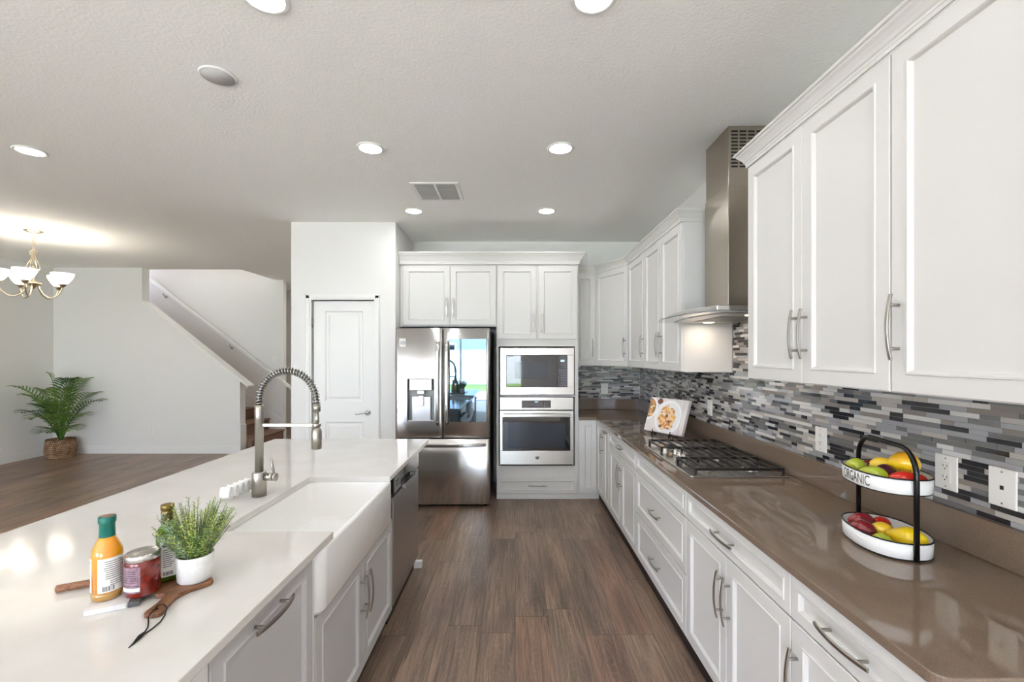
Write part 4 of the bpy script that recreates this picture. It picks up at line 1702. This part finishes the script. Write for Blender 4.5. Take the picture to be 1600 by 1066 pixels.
def fruit(name, label, kind, L, Wd, mt_, x, y, z, yaw, stem=None):
    o_ = fruit_mesh(kind, L, Wd).build(name, mt_)
    o_.location = (x, y, ZC + z)
    o_.rotation_euler = (0, 0, R(yaw))
    tag(o_, label, 'fruit')
    if stem:
        s2 = MB().tube([(stem * (L / 2 - .001), 0, Wd / 2), (stem * (L / 2 + .006), .001, Wd / 2 + .003)], [.003, .002], 8)
        s2.build('stem', M['dark'], o_)
    return o_
YEL = two_tone('lemon_skin', (236, 190, 30), (244, 208, 60), 0, -.03, .03, .4)
GRN = two_tone('green_mango_skin', (150, 172, 38), (196, 196, 60), 0, -.04, .04, .22)
RED = two_tone('red_skin', (196, 24, 20), (220, 52, 28), 0, -.05, .05, .18)
DKR = two_tone('dark_red_skin', (104, 16, 28), (150, 28, 36), 0, -.05, .05, .15)
PUR = two_tone('purple_skin', (58, 16, 34), (86, 20, 36), 0, -.05, .05, .15)
BIG = two_tone('yellow_mango_skin', (242, 202, 26), (238, 160, 28), 2, .03, .075, .25)
PEAR = two_tone('yellow_pear_skin', (238, 208, 24), (232, 190, 30), 0, -.05, .05, .3)
U = .2023
fruit('mango', 'yellow-green mango at the far end of the upper tray', 'mango', .066, .06, GRN, 1.168, 1.562, U + .004, 130)
fruit('plum', 'dark red fruit half hidden behind the far green mango, upper tray', 'apple', .05, .05, DKR, 1.232, 1.586, U, 10)
fruit('lemon', 'yellow lemon at the back of the upper tray', 'lemon', .066, .052, YEL, 1.228, 1.522, U + .022, 160, 1)
fruit('mango', 'green mango at the front of the upper tray above the lettering', 'mango', .088, .056, GRN, 1.146, 1.458, U + .006, 110)
fruit('plum', 'dark purple fruit in the middle of the upper tray', 'apple', .064, .056, PUR, 1.203, 1.478, U + .006, 20)
fruit('mango', 'large yellow mango on top of the upper tray near the handle', 'mango', .086, .072, BIG, 1.262, 1.478, U + .032, 150)
fruit('mango', 'bright red mango at the front near end of the upper tray', 'mango', .086, .056, RED, 1.200, 1.406, U + .002, 150)
fruit('apple', 'red fruit behind the near post of the upper tray', 'apple', .046, .046, RED, 1.252, 1.412, U, 0)
Lz = .0092
fruit('mango', 'dark red mango at the far end of the lower tray', 'mango', .08, .058, DKR, 1.196, 1.572, Lz + .008, 150)
fruit('mango', 'dark red mango at the front far side of the lower tray', 'mango', .084, .058, DKR, 1.152, 1.512, Lz + .003, 130)
fruit('apple', 'red apple at the back of the lower tray', 'apple', .06, .056, RED, 1.252, 1.556, Lz, 30)
fruit('lemon', 'yellow lemon in the middle of the lower tray', 'lemon', .06, .046, YEL, 1.210, 1.500, Lz + .012, 150, 1)
fruit('lime', 'yellow-green lime at the front of the lower tray', 'lemon', .056, .044, GRN, 1.160, 1.438, Lz, 110)
fruit('pear', 'large yellow pear in the lower tray beside the near post', 'pear', .105, .07, PEAR, 1.230, 1.430, Lz, 130)
fruit('strawberry', 'small red fruit at the near end of the lower tray', 'apple', .034, .034, RED, 1.266, 1.418, Lz, 0)
fruit('lime', 'small green fruit peeking out beside the large yellow pear', 'lemon', .04, .036, mat('lime_green', (92, 120, 34), .3), 1.279, 1.456, Lz, 40)

# ------------------------------------------------------------------ cookbook on its stand
P0, P1 = Vector((1.034, 3.652)), Vector((1.222, 3.34))
ex = (P1 - P0)
WB = ex.length
angb = math.atan2(ex.y, ex.x)
mid = (P0 + P1) / 2
t = thing('cookbook', 'cookbook with a plate of food on its cover, propped beside the cooktop', 'book', (mid.x, mid.y, .858), angb)
TL = Matrix.Rotation(R(-20), 4, 'X')
HB = .272
b = MB().box(-WB / 2, WB / 2, -.002, 0, 0, HB, M4=TL)
b.box(-WB / 2, WB / 2, .022, .024, 0, HB, M4=TL)
b.box(WB / 2 - .002, WB / 2, -.002, .024, 0, HB, M4=TL)
b.build('cover', mat('book_cover', (226, 220, 216), .3, noise=(9, (210, 200, 198), .6)), t)
MB().box(-WB / 2 + .004, WB / 2 - .003, .0005, .0215, .004, HB - .004, M4=TL).build('pages', M['paper'], t)
b = MB()
def disc(cx, cz, rx, rz_, y, mi, n=28, clip=None):
    pts = []
    for k in range(n):
        a = 2 * PI * k / n
        x, z = cx + rx * math.cos(a), cz + rz_ * math.sin(a)
        if clip:
            x = max(clip[0], min(clip[1], x)); z = max(clip[2], min(clip[3], z))
        pts.append((x, y, z))
    b.add(pts, [tuple(range(n))], mi, False, TL)
clp = (-WB / 2 + .001, WB / 2 - .03, .001, HB - .001)
disc(.02, .125, .125, .135, -.0022, 0, 40, clp)
disc(.02, .125, .108, .116, -.0024, 1, 40, clp)
disc(-WB / 2 - .015, .18, .1, .1, -.0022, 0, 40, clp)
disc(-WB / 2 - .017, .185, .083, .083, -.0024, 6, 40, clp)
random.seed(5)
for k in range(150):
    a = random.uniform(0, 2 * PI)
    q = math.sqrt(random.random())
    rr_ = random.uniform(.006, .016)
    disc(.012 + .075 * q * math.cos(a), .118 + .098 * q * math.sin(a), rr_, rr_ * random.uniform(.6, 1.2), -.0026 - .00001 * k, random.choice((2, 2, 3, 3, 4, 5)), 7)
for k in range(24):
    a = random.uniform(-.8, .8)
    disc(-WB / 2 + .014 + .032 * random.random(), .18 + random.uniform(-.06, .06), .011, .009, -.0026 - .00001 * k, random.choice((2, 3, 7)), 7, clp)
disc(-.085, .245, .026, .024, -.0024, 5, 20, clp)
b.box(WB / 2 - .0425, WB / 2 - .0405, -.0023, -.00205, .002, HB - .002, 8, TL)
b.build('cover_picture', [mat('plate_white', (240, 238, 236), .3), mat('plate_inner', (230, 228, 227), .3), mat('food_orange', (206, 136, 72), .4),
                          mat('food_cream', (232, 196, 150), .4), mat('food_yellow', (232, 178, 48), .4), mat('food_brown', (118, 80, 64), .4),
                          mat('bowl_brown', (150, 118, 80), .4), mat('food_pale', (226, 204, 160), .4), mat('spine_crease', (150, 146, 144), .5)], t)
t2 = thing('book_stand', 'small black wire easel holding the cookbook', 'book stand', (mid.x, mid.y, ZC + .0005), angb)
b = MB()
for s_ in (-.085, .085):
    b.tube([(s_, -.009, .042), (s_, -.014, .030), (s_, -.012, .0215), (s_, .0, .0205), (s_, .02, .021), (s_, .115, .24)], .0032, 8)
    b.tube([(s_, -.018, .0195)] + [(s_, -.018 + .009 * math.sin(R(a)), .0105 + .0085 * math.cos(R(a))) for a in range(20, 340, 30)], .0034, 8)
b.tube([(-.085, .02, .021), (.085, .02, .021)], .0022, 8)
b.tube([(-.085, .115, .24), (.085, .115, .24)], .0022, 8)
b.tube([(0, .115, .24), (0, .17, .0025)], .0022, 8)
b.build('wire_frame', M['blackmetal'], t2)

# ------------------------------------------------------------------ wall plates
def plate_at(label, loc, rz, kind, wd=.078, hd=.114, m_=None):
    t_ = thing('outlet_plate' if kind == 'outlet' else ('phone_plate' if kind == 'phone' else 'switch_plate'), label,
               'outlet' if kind == 'outlet' else ('phone jack' if kind == 'phone' else 'light switch'), loc, rz)
    MB().box(-wd / 2, wd / 2, -.006, -.0002, -hd / 2, hd / 2).build('cover', m_ or M['plate'], t_, bevel=.003)
    if kind == 'outlet':
        MB().box(-.017, .017, -.0082, -.0061, -.034, .034).build('receptacle', m_ or M['plate'], t_, bevel=.001)
        b_ = MB()
        for zc in (-.018, .018):
            b_.box(-.0075, -.0055, -.0088, -.0082, zc, zc + .008)
            b_.box(.0055, .0075, -.0088, -.0082, zc, zc + .008)
            b_.lathe([(0, 0), (.0025, 0), (.0025, .0006), (0, .0006)], 10, M4=Matrix.Translation((0, -.0082, zc - .006)) @ Matrix.Rotation(R(90), 4, 'X'))
        b_.build('slots', M['slot'], t_)
    elif kind == 'phone':
        MB().box(-.005, .005, -.0068, -.0061, -.006, .006).build('jack', M['slot'], t_)
    else:
        MB().box(-.016, .016, -.0085, -.0061, -.033, .033).build('rocker', m_ or M['plate'], t_, bevel=.001)
    b_ = MB()
    for zc in (-.046, .046):
        b_.lathe([(0, 0), (.003, 0), (.003, .0006), (0, .0006)], 10, M4=Matrix.Translation((0, -.0061, zc)) @ Matrix.Rotation(R(90), 4, 'X'))
    b_.build('screws', M['nickel'], t_)
    return t_
XW = XR - .0048
plate_at('white outlet plate on the mosaic right behind the fruit stand', (XW, 1.504, 1.065), R(-90), 'outlet')
plate_at('white phone jack plate on the mosaic at the near right end', (XW, 1.33, 1.064), R(-90), 'phone')
plate_at('white outlet plate on the mosaic between cooktop and fruit stand', (XW, 2.12, 1.06), R(-90), 'outlet')
plate_at('white outlet plate on the mosaic behind the cooktop, right of the cookbook', (XW, 3.33, 1.07), R(-90), 'outlet')
plate_at('white outlet plate on the mosaic half hidden above the cookbook', (XW, 4.55, 1.07), R(-90), 'outlet', m_=M['nickel'])
plate_at('pale outlet plate on the back wall mosaic beside the oven tower', (1.023, YB - .0048, 1.072), 0, 'outlet')
plate_at('white outlet plate low on the dining wall between palm and stairs', (-5.39, YD - .0005, .339), 0, 'outlet')
plate_at('white light switch on the staircase wall', (-4.15, 7.8495, 1.395), 0, 'switch')

# ------------------------------------------------------------------ ceiling fittings
def downlight(label, x, y):
    t_ = thing('recessed_light', label, 'ceiling light', (x, y, ZH - .0005), 0, 'recessed ceiling lights')
    MB().lathe([(.067, -.0005), (.083, -.0005), (.086, -.004), (.08, -.009), (.069, -.007)], 36, cap=False).build('trim_ring', M['trim'], t_)
    MB().lathe([(0, -.0055), (.068, -.0055), (.068, -.002), (0, -.002)], 32).build('lens', M['led'], t_)
    ld = bpy.data.lights.new('recessed_lamp', 'AREA')
    ld.shape = 'DISK'
    ld.size = .13
    ld.energy = LAMP_W
    ld.color = LAMP_COL
    lo = bpy.data.objects.new('recessed_lamp', ld)
    C.objects.link(lo)
    lo.parent = t_
    lo.location = (0, 0, -.012)
    return t_
for label, x, y in (
    ('recessed ceiling light cut by the top edge above the island', -.913, 1.655),
    ('recessed ceiling light cut by the top edge above the aisle', .287, 1.655),
    ('recessed ceiling light over the island, left of the air vent', -.91, 2.86),
    ('recessed ceiling light over the aisle, left of the hood chimney', .285, 2.86),
    ('recessed ceiling light between the air vent and the fridge', -.915, 4.1),
    ('recessed ceiling light in front of the oven tower', .283, 4.1),
    ('recessed ceiling light at the far left between chandelier and speaker', -3.09, 2.9),
    ('recessed ceiling light behind the camera over the island', -.91, .45),
    ('recessed ceiling light behind the camera over the aisle', .286, .45),
    ('recessed ceiling light over the far left seating area', -3.09, .45),
    ('recessed ceiling light near the sliding door, left', -3.09, -2.2),
    ('added unseen ceiling light beyond the left edge, brightening the dining wall', -5.4, 2.9),  # lamp added out of view to lift the dining wall
    ('added unseen ceiling light beyond the left edge, level with the camera', -5.4, .45),  # second lamp added out of view, fills the left side
    ('recessed ceiling light near the sliding door, right', -.6, -2.2)):
    downlight(label, x, y)

t = thing('ceiling_speaker', 'round flush white ceiling speaker above the island', 'speaker', (-1.384, 2.12, ZH - .0005))
MB().lathe([(.068, 0), (.078, -.001), (.079, -.004), (.075, -.009), (.069, -.009)], 36, cap=False).build('ring', M['trim'], t)
MB().lathe([(0, -.0085), (.0685, -.0085), (.0685, -.002), (0, -.002)], 32).build('grille', mat('speaker_grille', (206, 206, 203), .7, bump=(900, .5, .002)), t)

t = thing('air_vent', 'white rectangular ceiling air vent with two louvre bays', 'vent', (-.615, 3.62, ZH - .0005))
b = MB()
b.box(-.185, .185, -.195, -.168, -.008, -.0)
b.box(-.185, .185, .168, .195, -.008, -.0)
b.box(-.185, -.155, -.168, .168, -.008, -.0)
b.box(.155, .185, -.168, .168, -.008, -.0)
b.box(-.009, .009, -.168, .168, -.009, -.0)
b.build('frame', M['trim'], t, bevel=.002)
MB().box(-.155, .155, -.168, .168, -.0015, -.0003).build('duct', mat('duct_dark', (96, 96, 92), .8), t)
for x0, x1 in ((-.153, -.011), (.011, .153)):
    b = MB()
    for k in range(14):
        y = -.158 + k * .0245
        b.box(x0, x1, y, y + .0195, -.0065, -.004)
    b.build('louvres', mat('louvre_grey', (176, 176, 170), .5), t)

# ------------------------------------------------------------------ chandelier
t = thing('chandelier', 'five-light chandelier with frosted bowl shades hanging in the dining area', 'chandelier', (-5.04, 4.76, ZH - .0005))
MB().lathe([(0, 0), (.078, 0), (.078, -.006), (.05, -.018), (.014, -.022), (.012, -.03), (0, -.03)], 32).build('canopy', M['champagne'], t)
b = MB()
for k in range(4):
    zc = -.05 - k * .036
    q = 1 if k % 2 else 0
    pts = []
    for a in range(0, 360, 30):
        x = .011 * math.cos(R(a)); z = .022 * math.sin(R(a))
        pts.append((x if q else 0, 0 if q else x, zc + z))
    b.tube(pts, .0028, 6, closed=True)
b.build('chain', M['champagne'], t)
b = MB()
b.lathe([(0, -.19), (.01, -.19), (.014, -.2), (.008, -.215), (.007, -.36), (.012, -.375), (.018, -.39), (.008, -.41), (.007, -.52), (.016, -.53), (.06, -.545), (.062, -.556), (.03, -.57), (.012, -.6), (0, -.61)], 20)
b.build('column', M['champagne'], t)
for k in range(4):
    ca, sa = math.cos(R(90 * k + 20)), math.sin(R(90 * k + 20))
    pr = [(.01, -.2), (.03, -.215), (.03, -.24), (.018, -.265), (.02, -.3), (.045, -.34), (.055, -.38), (.045, -.415), (.022, -.42), (.02, -.4), (.032, -.395)]
    MB().tube([(r_ * ca, r_ * sa, z) for r_, z in pr], .004, 7).build('scroll', M['champagne'], t)
for k in range(5):
    a = R(-57 + 72 * k)
    ca, sa = math.cos(a), math.sin(a)
    pr = [(.04, -.555), (.05, -.6), (.085, -.665), (.135, -.698), (.185, -.69), (.225, -.65), (.245, -.6), (.25, -.575)]
    am = MB().tube([(r_ * ca, r_ * sa, z) for r_, z in pr], .0065, 9).build('arm', M['champagne'], t)
    c_ = (.25 * ca, .25 * sa, 0)
    MB().lathe([(0, -.585), (.012, -.583), (.03, -.56), (.034, -.548), (.03, -.546), (0, -.552)], 20, c_).build('cup', M['champagne'], am)
    MB().lathe([(.026, -.546), (.045, -.535), (.07, -.5), (.088, -.462), (.094, -.435), (.0915, -.435), (.085, -.462), (.067, -.498), (.043, -.531), (.02, -.54)], 32, c_, cap=False).build('shade', M['shade'], am)
    ld = bpy.data.lights.new('bulb', 'POINT')
    ld.energy = BULB_W
    ld.color = (1, .94, .85)
    ld.shadow_soft_size = .03
    lo = bpy.data.objects.new('bulb', ld)
    C.objects.link(lo)
    lo.parent = t
    lo.location = (c_[0], c_[1], -.455)

# lamp above the stairs
t = thing('stairwell_light', 'round flush ceiling lamp high above the stairs', 'ceiling light', (-5.3, 7.35, 4.999))
MB().lathe([(0, -.04), (.1, -.035), (.14, -.01), (.14, -.0005), (0, -.0005)], 28).build('diffuser', M['led'], t)
ld = bpy.data.lights.new('stair_lamp', 'AREA'); ld.shape = 'DISK'; ld.size = .28; ld.energy = 14; ld.color = (1, .97, .93)
lo = bpy.data.objects.new('stair_lamp', ld); C.objects.link(lo); lo.parent = t; lo.location = (0, 0, -.05)
t = thing('hall_light', 'round flush ceiling lamp in the hallway behind the pantry', 'ceiling light', (-3.0, 8.5, ZH - .0005))
MB().lathe([(0, -.04), (.1, -.035), (.14, -.01), (.14, -.0005), (0, -.0005)], 28).build('diffuser', M['led'], t)
ld = bpy.data.lights.new('hall_lamp', 'AREA'); ld.shape = 'DISK'; ld.size = .28; ld.energy = 8; ld.color = (1, .93, .85)
lo = bpy.data.objects.new('hall_lamp', ld); C.objects.link(lo); lo.parent = t; lo.location = (0, 0, -.05)

# ------------------------------------------------------------------ palm in basket
t = thing('potted_palm', 'green palm in a woven basket in the dining room corner', 'potted plant', (-6.49, 6.50, 0))
def basket_mat():
    m, n, l, p = newmat('woven_basket')
    tc = n.new('ShaderNodeTexCoord')
    sp_ = n.new('ShaderNodeSeparateXYZ')
    l.new(tc.outputs['Object'], sp_.inputs[0])
    an = math_node(n, l, 'ARCTAN2', sp_.outputs[1], sp_.outputs[0])
    row = math_node(n, l, 'MULTIPLY', sp_.outputs[2], 38)
    col = math_node(n, l, 'ADD', math_node(n, l, 'MULTIPLY', an, 7), math_node(n, l, 'MULTIPLY', math_node(n, l, 'FLOOR', row), .5))
    s1 = math_node(n, l, 'ABSOLUTE', math_node(n, l, 'SINE', math_node(n, l, 'MULTIPLY', row, PI)))
    s2 = math_node(n, l, 'ABSOLUTE', math_node(n, l, 'SINE', math_node(n, l, 'MULTIPLY', col, PI)))
    h = math_node(n, l, 'MULTIPLY', s1, s2)
    tn = n.new('ShaderNodeTexNoise')
    tn.inputs['Scale'].default_value = 18
    l.new(tc.outputs['Object'], tn.inputs['Vector'])
    rp = n.new('ShaderNodeValToRGB')
    rp.color_ramp.elements[0].color = (*lin((138, 98, 68)), 1)
    rp.color_ramp.elements[1].color = (*lin((226, 184, 140)), 1)
    rp.color_ramp.elements[0].position = .3
    rp.color_ramp.elements[1].position = .7
    l.new(tn.outputs['Fac'], rp.inputs[0])
    mm = n.new('ShaderNodeMixRGB')
    mm.blend_type = 'MULTIPLY'
    mm.inputs[0].default_value = .75
    l.new(rp.outputs[0], mm.inputs[1])
    l.new(h, mm.inputs[2])
    l.new(mm.outputs[0], p.inputs['Base Color'])
    p.inputs['Roughness'].default_value = .8
    bp = n.new('ShaderNodeBump')
    bp.inputs['Distance'].default_value = .01
    bp.inputs['Strength'].default_value = .8
    l.new(h, bp.inputs['Height'])
    l.new(bp.outputs[0], p.inputs['Normal'])
    return m
b = MB()
prof = [(0, .001), (.155, .001)]
for k in range(10):
    z = .006 + k * .026
    rr_ = .16 + .012 * math.sin(PI * min(1, k / 9)) + .004
    prof += [(rr_ - .006, z), (rr_, z + .013)]
prof += [(.155, .268), (.145, .262), (.14, .22), (0, .22)]
b.lathe(prof, 40)
b.build('basket', basket_mat(), t)
MB().lathe([(0, .2205), (.138, .2205), (.1, .235), (0, .24)], 24).build('soil', mat('basket_moss', (58, 52, 36), .95), t)
random.seed(21)
LEAF = mat('palm_leaf', (82, 122, 44), .45, noise=(9, (124, 158, 66), .9))
LEAF2 = mat('palm_leaf_dark', (54, 94, 36), .45)
PC = Vector((-6.49, 6.50, 0))
tips = [(-6.62, 6.0, 1.045, 0), (-6.58, 6.1, .92, 0), (-6.53, 6.02, .70, 1), (-6.56, 6.40, 1.19, 0), (-6.45, 6.62, 1.10, 1), (-6.14, 6.52, 1.12, 0),
        (-5.90, 6.42, .93, 0), (-6.02, 6.35, .62, 0), (-6.58, 6.18, .60, 0), (-6.36, 6.15, .42, 1), (-6.03, 6.2, .44, 0), (-6.12, 6.08, .84, 0),
        (-6.10, 6.0, .66, 0), (-6.50, 6.26, .98, 0), (-6.22, 6.24, 1.0, 0), (-6.72, 6.45, .8, 1), (-6.0, 6.6, .8, 1), (-6.42, 6.12, .78, 1), (-6.28, 6.4, 1.12, 1)]
for tx, ty, tz, dk in tips:
    tip_ = Vector((tx, ty, tz)) - PC
    hd = Vector((tip_.x, tip_.y, 0)).normalized()
    b = MB()
    N = 14
    p0_ = Vector((0, 0, .235)) + hd * .015
    c1_ = Vector((tip_.x * .38, tip_.y * .38, .235 + (tz - .235) * .75 + .16))
    pts = []
    for k in range(N + 1):
        u_ = k / N
        pts.append(p0_ * (1 - u_) ** 2 + c1_ * 2 * u_ * (1 - u_) + tip_ * u_ ** 2)
    b.tube(pts, [.006 * (1 - .8 * k / N) + .001 for k in range(N + 1)], 6)
    sd_ = Vector((-hd.y, hd.x, 0))
    nl = 15
    for q in range(nl):
        s_ = .24 + .76 * q / (nl - 1)
        i = min(N - 1, int(s_ * N))
        f = s_ * N - i
        pp_ = pts[i].lerp(pts[i + 1], f)
        tg = (pts[i + 1] - pts[i]).normalized()
        nr = tg.cross(sd_).normalized()
        if nr.z < 0:
            nr = -nr
        ll = .2 * math.sin(PI * (.12 + .82 * (s_ - .28) / .72)) ** .7 + .02
        for sg in (-1, 1):
            dr_ = (sd_ * sg * .85 + tg * .6 + nr * .12).normalized()
            wv_ = dr_.cross(nr).normalized() * .0085
            tip = pp_ + dr_ * ll - Vector((0, 0, .03 * ll / .17))
            m1 = pp_ + dr_ * ll * .35 + nr * .004
            m2 = pp_ + dr_ * ll * .75 - Vector((0, 0, .008))
            th_ = nr * -.0008
            top = [pp_ + wv_ * .3, pp_ - wv_ * .3, m1 - wv_, m2 - wv_ * .8, tip, m2 + wv_ * .8, m1 + wv_]
            b.add(top + [v_ + th_ for v_ in top], [(0, 1, 2, 6), (6, 2, 3, 5), (5, 3, 4), (13, 9, 8, 7), (12, 10, 9, 13), (11, 10, 12)])
    for q in range(len(b.v)):            # fronds bend along the two walls
        x, y, z = b.v[q]
        b.v[q] = (max(x, XL + .03 - PC.x), min(y, YD - .03 - PC.y), max(z, .25 if math.hypot(x, y) < .19 else .02))
    b.build('frond', LEAF2 if dk else LEAF, t)

# ------------------------------------------------------------------ garden behind the camera (seen in reflections)
b = MB().box(-30, 25, -40, YF - T - .01, -.3, -.06)
o = b.build('lawn', mat('lawn_grass', (112, 150, 58), .95, noise=(60, (140, 176, 72), .8)))
o['kind'] = 'structure'
b = MB().box(-9.5, 4.6, -10.0, YF - T - .015, -.059, -.02)  # made wide and pale so sun bounces up through the door
o = b.build('patio', mat('patio_concrete', (214, 210, 202), .85))
o['kind'] = 'structure'
FW = mat('white_vinyl', (226, 230, 234), .5)
t = thing('vinyl_fence', 'tall white panel fence at the back of the garden', 'fence', (-2, -14.5, -.06))
b = MB()
for k in range(60):
    b.box(-14 + k * .42, -14 + k * .42 + .405, -.02, .02, .08, 1.75)
b.build('boards', FW, t)
b = MB()
b.box(-14, 11.2, -.03, .03, .05, .15)
b.box(-14, 11.2, -.03, .03, 1.68, 1.8)
b.build('rails', FW, t)
for k in range(11):
    MB().box(-14.06 + k * 2.5, -13.94 + k * 2.5, -.06, .06, 0, 1.9).build('post', FW, t)
t = thing('neighbour_house', 'pale blue two-storey house beyond the garden fence', 'house', (-3, -24, -.06))
MB().box(-8, 8, -4, 4, 0, 5.8).build('walls', mat('blue_siding', (150, 172, 190), .7), t)
b = MB()
b.add([(-8.5, -4.5, 5.8), (8.5, -4.5, 5.8), (8.5, 4.5, 5.8), (-8.5, 4.5, 5.8), (-5, 0, 7.9), (5, 0, 7.9)],
      [(0, 1, 5, 4), (1, 2, 5), (2, 3, 4, 5), (3, 0, 4), (3, 2, 1, 0)])
b.build('roof', mat('shingle_roof', (84, 84, 88), .9), t)
for x in (-5.5, -1.6, 2.2, 5.8):
    for z in (1.0, 3.8):
        w_ = MB().box(x - .9, x + .9, 4.001, 4.06, z, z + 1.3).build('window', FW, t)
        MB().box(x - .8, x + .8, 4.06, 4.07, z + .1, z + 1.2).build('pane', M['blackglass'], w_)
